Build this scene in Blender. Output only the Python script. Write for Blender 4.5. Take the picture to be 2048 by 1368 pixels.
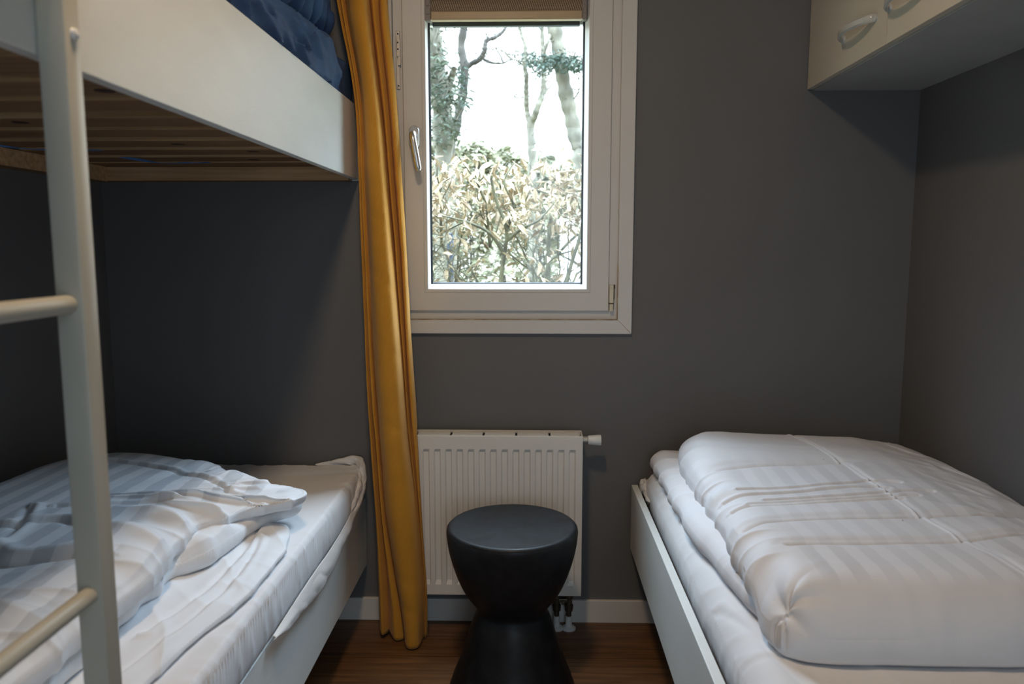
import bpy, bmesh, math, random
import numpy as np
from mathutils import Vector

for o in list(bpy.data.objects):
    bpy.data.objects.remove(o, do_unlink=True)
sc = bpy.context.scene
COL = sc.collection
random.seed(7)
PI = math.pi

# ------------------------------------------------------------------ camera, world, light, exposure
H = 1.124                      # eye height
D = 2.22                       # distance to the window wall
XR, XL = 1.068, -1.24          # side walls
YF = -1.25                     # wall behind the camera
ZC = 2.38                      # ceiling
cd = bpy.data.cameras.new('camera')
cam = bpy.data.objects.new('camera', cd)
COL.objects.link(cam)
cam.location = (0, 0, H)
cam.rotation_euler = (math.radians(90 - 6.997), 0, math.radians(1.514))
cd.sensor_width = 36.0
cd.lens = 36.0 * 1540.0 / 2048.0
cd.clip_start = 0.02
cd.dof.use_dof = True
cd.dof.focus_distance = 2.15
cd.dof.aperture_fstop = 4.8
sc.camera = cam

sc.view_settings.view_transform = 'Standard'
sc.view_settings.look = 'None'
sc.view_settings.gamma = 1.0
sc.view_settings.use_curve_mapping = False
sc.view_settings.exposure = 0.0
sc.cycles.use_denoising = True
sc.cycles.max_bounces = 10
sc.cycles.diffuse_bounces = 7
sc.cycles.transparent_max_bounces = 16
sc.cycles.sample_clamp_indirect = 6.0
sc.cycles.caustics_reflective = False
sc.cycles.caustics_refractive = False

world = bpy.data.worlds.new('overcast_sky')
sc.world = world
world.use_nodes = True
wn = world.node_tree
wn.nodes.clear()
w_out = wn.nodes.new('ShaderNodeOutputWorld')
w_bg = wn.nodes.new('ShaderNodeBackground')
w_tc = wn.nodes.new('ShaderNodeTexCoord')
w_sep = wn.nodes.new('ShaderNodeSeparateXYZ')
w_rp = wn.nodes.new('ShaderNodeValToRGB')
w_rp.color_ramp.elements[0].position = 0.0
w_rp.color_ramp.elements[0].color = (0.066, 0.070, 0.070, 1)
w_rp.color_ramp.elements[1].position = 0.72
w_rp.color_ramp.elements[1].color = (0.66, 0.82, 1.0, 1)
for _p, _c in ((0.27, (0.100, 0.112, 0.115)), (0.40, (0.19, 0.25, 0.32)), (0.60, (0.40, 0.53, 0.70))):
    e = w_rp.color_ramp.elements.new(_p)
    e.color = (*_c, 1)
wn.links.new(w_tc.outputs['Generated'], w_sep.inputs[0])
wn.links.new(w_sep.outputs['Z'], w_rp.inputs['Fac'])
wn.links.new(w_rp.outputs['Color'], w_bg.inputs['Color'])
w_bg.inputs['Strength'].default_value = 38.0
wn.links.new(w_bg.outputs[0], w_out.inputs['Surface'])

pl = bpy.data.lights.new('window_portal', 'AREA')      # sampling portal for the sky light entering the window
pl.shape = 'RECTANGLE'
pl.size = 0.5
pl.size_y = 1.05
pl.cycles.is_portal = True
po = bpy.data.objects.new('window_portal', pl)
COL.objects.link(po)
po.location = (-0.07, 2.33, 1.48)
po.rotation_euler = (-PI / 2, 0, 0)

LAMP = (-0.20, 0.86, 2.24)
LAMP_W = 11.5
dl_ = bpy.data.lights.new('added_rear_light', 'AREA')   # area light added in an assumed, unseen doorway for cool light from behind
dl_.shape = 'RECTANGLE'
dl_.size = 0.78
dl_.size_y = 1.75
dl_.energy = 12.5
dl_.color = (0.68, 0.85, 1.0)
do_ = bpy.data.objects.new('added_rear_light', dl_)
COL.objects.link(do_)
do_.location = (0.35, YF - 0.05, 1.12)
do_.rotation_euler = (PI / 2, 0, 0)

# ------------------------------------------------------------------ materials
def new_mat(name, col, rough=0.6, metal=0.0, spec=0.5):
    m = bpy.data.materials.new(name)
    m.use_nodes = True
    b = m.node_tree.nodes['Principled BSDF']
    b.inputs['Base Color'].default_value = (*col, 1)
    b.inputs['Roughness'].default_value = rough
    b.inputs['Metallic'].default_value = metal
    b.inputs['Specular IOR Level'].default_value = spec
    return m

def nd(m, t, **kw):
    n = m.node_tree.nodes.new(t)
    for k, v in kw.items():
        setattr(n, k, v)
    return n

def lk(m, a, b):
    m.node_tree.links.new(a, b)

def noise_mat(name, c1, c2, scale=8.0, rough=0.6, bump=0.0, bscale=60.0, stretch=(1, 1, 1), detail=4.0, metal=0.0, spec=0.5, lo=0.35, hi=0.65, bdist=0.002):
    m = new_mat(name, c1, rough, metal, spec)
    b = m.node_tree.nodes['Principled BSDF']
    tc = nd(m, 'ShaderNodeTexCoord')
    mp = nd(m, 'ShaderNodeMapping')
    mp.inputs['Scale'].default_value = stretch
    lk(m, tc.outputs['Object'], mp.inputs['Vector'])
    nz = nd(m, 'ShaderNodeTexNoise')
    nz.inputs['Scale'].default_value = scale
    nz.inputs['Detail'].default_value = detail
    lk(m, mp.outputs[0], nz.inputs['Vector'])
    rp = nd(m, 'ShaderNodeValToRGB')
    rp.color_ramp.elements[0].position = lo
    rp.color_ramp.elements[1].position = hi
    rp.color_ramp.elements[0].color = (*c1, 1)
    rp.color_ramp.elements[1].color = (*c2, 1)
    lk(m, nz.outputs['Fac'], rp.inputs['Fac'])
    lk(m, rp.outputs['Color'], b.inputs['Base Color'])
    if bump > 0:
        nb = nd(m, 'ShaderNodeTexNoise')
        nb.inputs['Scale'].default_value = bscale
        nb.inputs['Detail'].default_value = 3.0
        lk(m, mp.outputs[0], nb.inputs['Vector'])
        bp = nd(m, 'ShaderNodeBump')
        bp.inputs['Strength'].default_value = bump
        bp.inputs['Distance'].default_value = bdist
        lk(m, nb.outputs['Fac'], bp.inputs['Height'])
        lk(m, bp.outputs['Normal'], b.inputs['Normal'])
    return m

M = {}
M['wall'] = noise_mat('dark_grey_wall_paint', (0.139, 0.138, 0.139), (0.149, 0.148, 0.148), 3.0, 0.75, 0.25, 320.0, bdist=0.001, spec=0.3)
M['ceil'] = noise_mat('white_ceiling_paint', (0.62, 0.61, 0.59), (0.66, 0.65, 0.63), 3.0, 0.8, 0.1, 200.0)
M['lam'] = noise_mat('white_laminate', (0.68, 0.70, 0.68), (0.72, 0.74, 0.72), 5.0, 0.42, 0.12, 90.0, (1, 1, 3), spec=0.4)
M['lam_edge'] = new_mat('white_edge_band', (0.66, 0.64, 0.60), 0.4)
M['upvc'] = noise_mat('white_window_plastic', (0.60, 0.57, 0.53), (0.63, 0.60, 0.56), 4.0, 0.35, 0.03, 50.0)
M['bead'] = new_mat('bright_glazing_bead', (0.78, 0.78, 0.78), 0.3)
M['rubber'] = new_mat('black_rubber_gasket', (0.012, 0.014, 0.018), 0.5)
M['skirt'] = noise_mat('white_skirting_paint', (0.64, 0.61, 0.57), (0.68, 0.65, 0.61), 6.0, 0.5)
M['rad'] = noise_mat('white_radiator_enamel', (0.70, 0.67, 0.62), (0.74, 0.71, 0.66), 4.0, 0.35)
M['dark'] = new_mat('dark_void', (0.01, 0.01, 0.01), 0.7)
M['steel'] = noise_mat('satin_steel', (0.62, 0.60, 0.57), (0.70, 0.68, 0.66), 30.0, 0.28, 0.02, 200.0, metal=1.0)
M['zinc'] = noise_mat('dull_zinc', (0.42, 0.40, 0.37), (0.52, 0.50, 0.46), 60.0, 0.45, 0.05, 150.0, metal=0.7)
M['brass'] = noise_mat('dark_brass', (0.10, 0.085, 0.06), (0.16, 0.13, 0.09), 60.0, 0.45, 0.05, 150.0, metal=0.8)
M['knob'] = new_mat('white_valve_plastic', (0.72, 0.72, 0.70), 0.35)
M['yellowed'] = noise_mat('yellowed_hinge_plastic', (0.60, 0.54, 0.40), (0.68, 0.62, 0.48), 40.0, 0.45)
M['sealant'] = noise_mat('stained_sealant', (0.22, 0.12, 0.05), (0.50, 0.40, 0.24), 22.0, 0.6)
M['grime'] = noise_mat('black_brown_grime', (0.03, 0.02, 0.012), (0.16, 0.10, 0.05), 60.0, 0.8)
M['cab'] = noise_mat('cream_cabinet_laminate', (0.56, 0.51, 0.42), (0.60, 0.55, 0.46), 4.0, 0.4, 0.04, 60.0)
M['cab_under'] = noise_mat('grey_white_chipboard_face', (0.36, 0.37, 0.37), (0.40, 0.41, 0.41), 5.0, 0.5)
M['clear'] = new_mat('clear_milky_plastic', (0.80, 0.82, 0.80), 0.15)
M['clear'].node_tree.nodes['Principled BSDF'].inputs['Transmission Weight'].default_value = 0.45
M['clear'].node_tree.nodes['Principled BSDF'].inputs['IOR'].default_value = 1.45
M['pine'] = noise_mat('pine_slat_wood', (0.46, 0.27, 0.125), (0.70, 0.47, 0.26), 6.0, 0.6, 0.15, 40.0, (0.6, 14, 14), lo=0.3, hi=0.72)
M['knot'] = new_mat('dark_wood_knot', (0.035, 0.012, 0.006), 0.6)
M['rungp'] = noise_mat('cream_ladder_lacquer', (0.45, 0.43, 0.36), (0.50, 0.48, 0.41), 6.0, 0.35)
M['stool'] = noise_mat('matt_black_plastic', (0.008, 0.0085, 0.010), (0.013, 0.014, 0.016), 40.0, 0.45, 0.35, 420.0, spec=0.28, bdist=0.0004)
M['blue'] = noise_mat('navy_blue_jersey', (0.022, 0.060, 0.155), (0.030, 0.080, 0.20), 30.0, 0.85, 0.15, 900.0)
M['bluetie'] = new_mat('bright_blue_ribbon', (0.05, 0.16, 0.42), 0.7)
M['white_paint'] = new_mat('lamp_metal_white', (0.7, 0.7, 0.68), 0.4)

# shade painted into the pine: up- and down-facing faces darkened, narrow edges left pale
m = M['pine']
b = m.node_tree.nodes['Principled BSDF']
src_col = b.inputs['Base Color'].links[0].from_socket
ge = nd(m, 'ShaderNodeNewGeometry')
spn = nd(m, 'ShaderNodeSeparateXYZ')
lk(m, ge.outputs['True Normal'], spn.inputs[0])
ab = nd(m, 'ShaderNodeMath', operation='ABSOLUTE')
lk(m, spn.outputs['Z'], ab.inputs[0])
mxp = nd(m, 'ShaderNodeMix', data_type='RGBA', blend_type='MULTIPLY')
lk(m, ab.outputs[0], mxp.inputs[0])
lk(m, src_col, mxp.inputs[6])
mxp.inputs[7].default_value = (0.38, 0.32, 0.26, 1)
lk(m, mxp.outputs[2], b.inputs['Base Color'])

# scuffs on the stool seat
m = M['stool']
b = m.node_tree.nodes['Principled BSDF']
tc = nd(m, 'ShaderNodeTexCoord')
n2 = nd(m, 'ShaderNodeTexNoise')
n2.inputs['Scale'].default_value = 14.0
n2.inputs['Detail'].default_value = 8.0
lk(m, tc.outputs['Object'], n2.inputs['Vector'])
mr = nd(m, 'ShaderNodeMapRange')
mr.inputs['From Min'].default_value = 0.35
mr.inputs['From Max'].default_value = 0.7
mr.inputs['To Min'].default_value = 0.40
mr.inputs['To Max'].default_value = 0.60
lk(m, n2.outputs['Fac'], mr.inputs['Value'])
lk(m, mr.outputs[0], b.inputs['Roughness'])

def floor_mat():
    m = new_mat('walnut_laminate_planks', (0.1, 0.05, 0.02), 0.42)
    b = m.node_tree.nodes['Principled BSDF']
    tc = nd(m, 'ShaderNodeTexCoord')
    br = nd(m, 'ShaderNodeTexBrick')
    br.inputs['Scale'].default_value = 1.0
    br.inputs['Brick Width'].default_value = 1.28
    br.inputs['Row Height'].default_value = 0.19
    br.inputs['Mortar Size'].default_value = 0.0016
    br.inputs['Color1'].default_value = (0.165, 0.082, 0.034, 1)
    br.inputs['Color2'].default_value = (0.125, 0.060, 0.025, 1)
    br.inputs['Mortar'].default_value = (0.05, 0.022, 0.01, 1)
    lk(m, tc.outputs['Object'], br.inputs['Vector'])
    mp = nd(m, 'ShaderNodeMapping')
    mp.inputs['Scale'].default_value = (2.0, 34.0, 1)
    lk(m, tc.outputs['Object'], mp.inputs['Vector'])
    nz = nd(m, 'ShaderNodeTexNoise')
    nz.inputs['Scale'].default_value = 2.2
    nz.inputs['Detail'].default_value = 6.0
    nz.inputs['Distortion'].default_value = 0.6
    lk(m, mp.outputs[0], nz.inputs['Vector'])
    rp = nd(m, 'ShaderNodeValToRGB')
    rp.color_ramp.elements[0].position = 0.3
    rp.color_ramp.elements[0].color = (0.55, 0.5, 0.45, 1)
    rp.color_ramp.elements[1].position = 0.7
    rp.color_ramp.elements[1].color = (1.35, 1.3, 1.2, 1)
    lk(m, nz.outputs['Fac'], rp.inputs['Fac'])
    mx = nd(m, 'ShaderNodeMix', data_type='RGBA', blend_type='MULTIPLY')
    mx.inputs[0].default_value = 1.0
    lk(m, br.outputs['Color'], mx.inputs[6])
    lk(m, rp.outputs['Color'], mx.inputs[7])
    lk(m, mx.outputs[2], b.inputs['Base Color'])
    bp = nd(m, 'ShaderNodeBump')
    bp.inputs['Strength'].default_value = 0.15
    bp.inputs['Distance'].default_value = 0.001
    lk(m, nz.outputs['Fac'], bp.inputs['Height'])
    lk(m, bp.outputs['Normal'], b.inputs['Normal'])
    return m
M['floor'] = floor_mat()

def glass_mat():
    m = bpy.data.materials.new('window_glass')
    m.use_nodes = True
    nt = m.node_tree
    nt.nodes.clear()
    out = nd(m, 'ShaderNodeOutputMaterial')
    tr = nd(m, 'ShaderNodeBsdfTransparent')
    tr.inputs['Color'].default_value = (0.93, 0.95, 0.945, 1)
    gl = nd(m, 'ShaderNodeBsdfGlossy')
    gl.inputs['Roughness'].default_value = 0.02
    lw = nd(m, 'ShaderNodeLayerWeight')
    lw.inputs['Blend'].default_value = 0.5
    pw = nd(m, 'ShaderNodeMath', operation='POWER')
    pw.inputs[1].default_value = 4.0
    lk(m, lw.outputs['Facing'], pw.inputs[0])
    fr = nd(m, 'ShaderNodeMath', operation='MULTIPLY_ADD')
    fr.inputs[1].default_value = 0.6
    fr.inputs[2].default_value = 0.03
    lk(m, pw.outputs[0], fr.inputs[0])
    mx = nd(m, 'ShaderNodeMixShader')
    lk(m, fr.outputs[0], mx.inputs[0])
    lk(m, tr.outputs[0], mx.inputs[1])
    lk(m, gl.outputs[0], mx.inputs[2])
    lk(m, mx.outputs[0], out.inputs['Surface'])
    return m
M['glass'] = glass_mat()

def weave_mat(name, col, col2, dens, rough=0.85, bump=0.4, translucent=0.0, dist=0.0006, sheen=0.0):
    m = new_mat(name, col, rough, spec=0.2)
    b = m.node_tree.nodes['Principled BSDF']
    uv = nd(m, 'ShaderNodeUVMap')
    mp = nd(m, 'ShaderNodeMapping')
    mp.inputs['Rotation'].default_value = (0, 0, 0.6)
    lk(m, uv.outputs[0], mp.inputs['Vector'])
    wv = nd(m, 'ShaderNodeTexWave')
    wv.inputs['Scale'].default_value = dens
    wv.inputs['Distortion'].default_value = 1.5
    wv.inputs['Detail'].default_value = 2.0
    lk(m, mp.outputs[0], wv.inputs['Vector'])
    nz = nd(m, 'ShaderNodeTexNoise')
    nz.inputs['Scale'].default_value = dens * 0.12
    lk(m, uv.outputs[0], nz.inputs['Vector'])
    mx = nd(m, 'ShaderNodeMix', data_type='RGBA')
    lk(m, nz.outputs['Fac'], mx.inputs[0])
    mx.inputs[6].default_value = (*col, 1)
    mx.inputs[7].default_value = (*col2, 1)
    lk(m, mx.outputs[2], b.inputs['Base Color'])
    bp = nd(m, 'ShaderNodeBump')
    bp.inputs['Strength'].default_value = bump
    bp.inputs['Distance'].default_value = dist
    lk(m, wv.outputs['Fac'], bp.inputs['Height'])
    lk(m, bp.outputs['Normal'], b.inputs['Normal'])
    b.inputs['Sheen Weight'].default_value = sheen
    if translucent > 0:
        out = m.node_tree.nodes['Material Output']
        tl = nd(m, 'ShaderNodeBsdfTranslucent')
        lk(m, mx.outputs[2], tl.inputs['Color'])
        ms = nd(m, 'ShaderNodeMixShader')
        ms.inputs[0].default_value = translucent
        lk(m, b.outputs[0], ms.inputs[1])
        lk(m, tl.outputs[0], ms.inputs[2])
        lk(m, ms.outputs[0], out.inputs['Surface'])
    return m
M['curtain'] = weave_mat('mustard_herringbone_cotton', (0.60, 0.27, 0.026), (0.70, 0.33, 0.040), 95.0, 0.9, 0.9, 0.08, 0.0007, 0.15)

def linen_mat(name, base, dark, period, phase=0.0):
    """white satin-stripe bed linen: stripes run along Y, kept where the 'stripe' attribute is 1"""
    m = new_mat(name, base, 0.6, spec=0.3)
    b = m.node_tree.nodes['Principled BSDF']
    uv = nd(m, 'ShaderNodeUVMap')
    sp = nd(m, 'ShaderNodeSeparateXYZ')
    lk(m, uv.outputs[0], sp.inputs[0])
    mu = nd(m, 'ShaderNodeMath', operation='MULTIPLY_ADD')
    mu.inputs[1].default_value = 1.0 / period
    mu.inputs[2].default_value = phase
    lk(m, sp.outputs['X'], mu.inputs[0])
    fr = nd(m, 'ShaderNodeMath', operation='PINGPONG')
    fr.inputs[1].default_value = 0.5
    lk(m, mu.outputs[0], fr.inputs[0])
    st = nd(m, 'ShaderNodeMapRange')
    st.inputs['From Min'].default_value = 0.235
    st.inputs['From Max'].default_value = 0.265
    lk(m, fr.outputs[0], st.inputs['Value'])
    at = nd(m, 'ShaderNodeAttribute')
    at.attribute_name = 'stripe'
    ml = nd(m, 'ShaderNodeMath', operation='MULTIPLY')
    lk(m, st.outputs[0], ml.inputs[0])
    lk(m, at.outputs['Fac'], ml.inputs[1])
    mx = nd(m, 'ShaderNodeMix', data_type='RGBA')
    lk(m, ml.outputs[0], mx.inputs[0])
    mx.inputs[6].default_value = (*base, 1)
    mx.inputs[7].default_value = (*dark, 1)
    lk(m, mx.outputs[2], b.inputs['Base Color'])
    nz = nd(m, 'ShaderNodeTexNoise')
    nz.inputs['Scale'].default_value = 60.0
    nz.inputs['Detail'].default_value = 5.0
    lk(m, uv.outputs[0], nz.inputs['Vector'])
    bp = nd(m, 'ShaderNodeBump')
    bp.inputs['Strength'].default_value = 0.12
    bp.inputs['Distance'].default_value = 0.002
    lk(m, nz.outputs['Fac'], bp.inputs['Height'])
    lk(m, bp.outputs['Normal'], b.inputs['Normal'])
    return m
M['linenL'] = linen_mat('white_striped_satin_duvet_cover', (0.76, 0.775, 0.80), (0.56, 0.585, 0.62), 0.058, 0.0)
M['linenR'] = linen_mat('white_striped_satin_cover', (0.74, 0.735, 0.755), (0.585, 0.58, 0.60), 0.050, 0.2)
M['sheet'] = noise_mat('white_cotton_sheet', (0.72, 0.72, 0.735), (0.75, 0.75, 0.765), 6.0, 0.75, 0.2, 45.0, bdist=0.002, spec=0.2)
M['hem'] = noise_mat('white_cotton_hem', (0.70, 0.68, 0.66), (0.74, 0.72, 0.71), 12.0, 0.8, 0.2, 60.0)

def blind_mat():
    m = new_mat('perforated_beige_blind_fabric', (0.34, 0.25, 0.15), 0.8)
    b = m.node_tree.nodes['Principled BSDF']
    tc = nd(m, 'ShaderNodeTexCoord')
    sp = nd(m, 'ShaderNodeSeparateXYZ')
    lk(m, tc.outputs['Object'], sp.inputs[0])
    def sine(a_out, k, extra=None):
        mu = nd(m, 'ShaderNodeMath', operation='MULTIPLY')
        mu.inputs[1].default_value = k
        lk(m, a_out, mu.inputs[0])
        s = nd(m, 'ShaderNodeMath', operation='SINE')
        lk(m, mu.outputs[0], s.inputs[0])
        return s
    ad = nd(m, 'ShaderNodeMath', operation='MULTIPLY_ADD')
    ad.inputs[1].default_value = -0.55
    lk(m, sp.outputs['Z'], ad.inputs[0])
    lk(m, sp.outputs['X'], ad.inputs[2])
    s1 = sine(ad.outputs[0], 2 * PI / 0.0061)
    s2 = sine(sp.outputs['Z'], 2 * PI / 0.0070)
    pr = nd(m, 'ShaderNodeMath', operation='MULTIPLY')
    lk(m, s1.outputs[0], pr.inputs[0])
    lk(m, s2.outputs[0], pr.inputs[1])
    mr = nd(m, 'ShaderNodeMapRange')
    mr.inputs['From Min'].default_value = 0.10
    mr.inputs['From Max'].default_value = 0.28
    lk(m, pr.outputs[0], mr.inputs['Value'])
    mx = nd(m, 'ShaderNodeMix', data_type='RGBA')
    lk(m, mr.outputs[0], mx.inputs[0])
    mx.inputs[6].default_value = (0.36, 0.27, 0.17, 1)
    mx.inputs[7].default_value = (0.02, 0.013, 0.01, 1)
    lk(m, mx.outputs[2], b.inputs['Base Color'])
    return m
M['blind'] = blind_mat()
M['blindbar'] = noise_mat('beige_blind_rail', (0.40, 0.29, 0.16), (0.44, 0.32, 0.18), 10.0, 0.4)
M['guide'] = new_mat('grey_blind_bracket', (0.22, 0.19, 0.17), 0.5)
M['shutbar'] = noise_mat('dark_slate_aluminium', (0.055, 0.070, 0.085), (0.08, 0.10, 0.115), 20.0, 0.5)
M['bark'] = noise_mat('grey_brown_bark', (0.026, 0.021, 0.016), (0.055, 0.046, 0.035), 9.0, 0.9, 0.6, 20.0, (1, 1, 0.4), bdist=0.02)
M['barkpale'] = noise_mat('pale_lichen_bark', (0.060, 0.052, 0.034), (0.13, 0.115, 0.080), 9.0, 0.9, 0.6, 20.0, (1, 1, 0.4), bdist=0.02)
M['twig'] = noise_mat('olive_brown_twigs', (0.030, 0.025, 0.011), (0.090, 0.080, 0.036), 20.0, 0.8)
M['beech'] = noise_mat('dry_beech_leaf', (0.10, 0.056, 0.024), (0.37, 0.285, 0.175), 7.0, 0.7, lo=0.3, hi=0.6)
M['needle'] = noise_mat('blue_green_pine_needles', (0.014, 0.026, 0.015), (0.040, 0.060, 0.040), 5.0, 0.8)
M['ivy'] = noise_mat('dark_green_ivy', (0.022, 0.030, 0.015), (0.060, 0.072, 0.040), 6.0, 0.7)
M['grass'] = noise_mat('pale_winter_grass', (0.12, 0.115, 0.062), (0.19, 0.175, 0.115), 1.5, 0.95)
M['shrub'] = noise_mat('olive_shrub_leaf', (0.10, 0.10, 0.052), (0.19, 0.175, 0.11), 3.0, 0.9)
M['render'] = noise_mat('white_render', (0.75, 0.75, 0.74), (0.80, 0.80, 0.79), 2.0, 0.9)
M['postblue'] = new_mat('blue_grey_post', (0.014, 0.020, 0.032), 0.6)

# ------------------------------------------------------------------ builders
def worg(o):
    v = Vector((0, 0, 0))
    while o is not None:
        v += o.location
        o = o.parent
    return v

def mkobj(name, verts, faces, mat, parent=None, smooth=False, kind=None, uvs=None, attr=None, angle=None):
    """ONE mesh object from world-space verts; origin at the parent's base (or its own base when top-level)"""
    verts = np.asarray(verts, float)
    if parent is not None:
        org = worg(parent)
    else:
        lo, hi = verts.min(0), verts.max(0)
        org = Vector(((lo[0] + hi[0]) / 2, (lo[1] + hi[1]) / 2, lo[2]))
    loc = verts - np.array(org)
    me = bpy.data.meshes.new(name)
    if isinstance(faces, np.ndarray):
        nf, k = faces.shape
        me.vertices.add(len(loc))
        me.vertices.foreach_set('co', loc.astype(np.float32).ravel())
        me.loops.add(nf * k)
        me.loops.foreach_set('vertex_index', faces.astype(np.int32).ravel())
        me.polygons.add(nf)
        me.polygons.foreach_set('loop_start', np.arange(0, nf * k, k, dtype=np.int32))
        me.update(calc_edges=True)
    else:
        me.from_pydata([tuple(v) for v in loc], [], faces)
    me.materials.append(mat)
    if smooth:
        me.polygons.foreach_set('use_smooth', [True] * len(me.polygons))
        if angle is not None:
            me.set_sharp_from_angle(angle=math.radians(angle))
    if uvs is not None:
        ul = me.uv_layers.new(name='UVMap')
        li = np.zeros(len(me.loops), dtype=np.int32)
        me.loops.foreach_get('vertex_index', li)
        ul.data.foreach_set('uv', np.asarray(uvs, np.float32)[li].ravel())
    if attr is not None:
        a = me.attributes.new('stripe', 'FLOAT', 'POINT')
        a.data.foreach_set('value', np.asarray(attr, np.float32))
    me.validate()
    me.update()
    o = bpy.data.objects.new(name, me)
    COL.objects.link(o)
    if parent is not None:
        o.parent = parent
    else:
        o.location = org
    if kind:
        o['kind'] = kind
    return o

def empty(name, loc, label, cat, group=None):
    o = bpy.data.objects.new(name, None)
    COL.objects.link(o)
    o.location = loc
    o.empty_display_size = 0.1
    tag(o, label, cat, group)
    return o

def tag(o, label, cat, group=None, kind=None):
    o['label'] = label
    o['category'] = cat
    if group:
        o['group'] = group
    if kind:
        o['kind'] = kind
    return o

class MB:
    def __init__(s):
        s.v, s.f = [], []
    def add(s, vs, fs):
        n = len(s.v)
        s.v += [tuple(v) for v in vs]
        s.f += [tuple(i + n for i in f) for f in fs]
        return s
    def box(s, x0, x1, y0, y1, z0, z1, bev=0.0):
        bm = bmesh.new()
        bmesh.ops.create_cube(bm, size=1)
        for v in bm.verts:
            v.co = Vector((x0 + (v.co.x + .5) * (x1 - x0), y0 + (v.co.y + .5) * (y1 - y0), z0 + (v.co.z + .5) * (z1 - z0)))
        if bev > 0:
            bmesh.ops.bevel(bm, geom=list(bm.edges), offset=bev, segments=2, affect='EDGES', profile=0.5)
        bm.verts.ensure_lookup_table()
        s.add([v.co[:] for v in bm.verts], [[v.index for v in f.verts] for f in bm.faces])
        bm.free()
        return s
    def tube(s, pts, radii, n=10, caps=True, squash=None):
        pts = [Vector(p) for p in pts]
        if not hasattr(radii, '__len__'):
            radii = [radii] * len(pts)
        rings = []
        up = None
        for i, p in enumerate(pts):
            a = pts[max(i - 1, 0)]
            c = pts[min(i + 1, len(pts) - 1)]
            t = (c - a).normalized()
            if up is None:
                up = Vector((0, 0, 1)) if abs(t.z) < 0.9 else Vector((0, 1, 0))
            sd = t.cross(up).normalized()
            up = sd.cross(t).normalized()
            r = radii[i]
            q = squash if squash else 1.0
            rings.append([p + sd * (math.cos(2 * PI * k / n) * r) + up * (math.sin(2 * PI * k / n) * r * q) for k in range(n)])
        vs = [v for r in rings for v in r]
        fs = []
        for i in range(len(rings) - 1):
            for k in range(n):
                fs.append((i * n + k, i * n + (k + 1) % n, (i + 1) * n + (k + 1) % n, (i + 1) * n + k))
        if caps:
            fs.append(tuple(range(n))[::-1])
            fs.append(tuple((len(rings) - 1) * n + k for k in range(n)))
        return s.add(vs, fs)
    def lathe(s, prof, c, n=48, axis='z'):
        vs, fs = [], []
        for (r, h) in prof:
            for k in range(n):
                a = 2 * PI * k / n
                if axis == 'z':
                    vs.append((c[0] + r * math.cos(a), c[1] + r * math.sin(a), c[2] + h))
                elif axis == 'x':
                    vs.append((c[0] + h, c[1] + r * math.cos(a), c[2] + r * math.sin(a)))
                else:
                    vs.append((c[0] + r * math.cos(a), c[1] + h, c[2] + r * math.sin(a)))
        for i in range(len(prof) - 1):
            for k in range(n):
                fs.append((i * n + k, i * n + (k + 1) % n, (i + 1) * n + (k + 1) % n, (i + 1) * n + k))
        fs.append(tuple(range(n))[::-1])
        fs.append(tuple((len(prof) - 1) * n + k for k in range(n)))
        return s.add(vs, fs)
    def frame(s, x0, x1, z0, z1, prof, closed=False):
        """mitred rectangular frame in the XZ plane; prof = (inset, y) pairs lofted all the way round"""
        vs, fs = [], []
        for (i, y) in prof:
            vs += [(x0 + i, y, z0 + i), (x1 - i, y, z0 + i), (x1 - i, y, z1 - i), (x0 + i, y, z1 - i)]
        m = len(prof)
        rng = range(m) if closed else range(m - 1)
        for j in rng:
            j2 = (j + 1) % m
            for k in range(4):
                k2 = (k + 1) % 4
                fs.append((j * 4 + k, j * 4 + k2, j2 * 4 + k2, j2 * 4 + k))
        return s.add(vs, fs)
    def build(s, name, mat, parent=None, smooth=False, angle=None, kind=None):
        o = mkobj(name, s.v, s.f, mat, parent, smooth, kind, angle=angle)
        bm = bmesh.new()
        bm.from_mesh(o.data)
        bmesh.ops.recalc_face_normals(bm, faces=bm.faces)
        bm.to_mesh(o.data)
        bm.free()
        if smooth and angle is not None:
            o.data.set_sharp_from_angle(angle=math.radians(angle))
        return o

# numpy value noise ---------------------------------------------------
def _h(ix, iy, seed):
    n = (ix.astype(np.int64) * 374761393 + iy.astype(np.int64) * 668265263 + seed * 1442695041) & 0x7fffffff
    n = ((n ^ (n >> 13)) * 1274126177) & 0x7fffffff
    return ((n ^ (n >> 16)) & 0xffff) / 65535.0

def vn(x, y, seed=0):
    x = np.asarray(x, float)
    y = np.asarray(y, float) + np.zeros_like(x)
    ix, iy = np.floor(x), np.floor(y)
    fx, fy = x - ix, y - iy
    u = fx * fx * fx * (fx * (fx * 6 - 15) + 10)
    v = fy * fy * fy * (fy * (fy * 6 - 15) + 10)
    a, b_ = _h(ix, iy, seed), _h(ix + 1, iy, seed)
    c, d = _h(ix, iy + 1, seed), _h(ix + 1, iy + 1, seed)
    return (a + (b_ - a) * u) * (1 - v) + (c + (d - c) * u) * v

def fbm(x, y, seed=0, o=4):
    t, a = 0, 0.5
    for i in range(o):
        t = t + a * (vn(x, y, seed + i * 17) - 0.5)
        x, y, a = x * 2.03, y * 2.03, a * 0.5
    return t

def ridge(x, y, ang, wl, stretch, seed, sharp=2.5, warp=0.6):
    c, s = math.cos(ang), math.sin(ang)
    u, v = x * c + y * s, -x * s + y * c
    w = warp * wl * 2 * fbm(x / (wl * 4), y / (wl * 4), seed + 5, 3)
    n = vn((u + w) / wl, v / (wl * stretch), seed)
    return (1 - np.abs(2 * n - 1)) ** sharp

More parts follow.
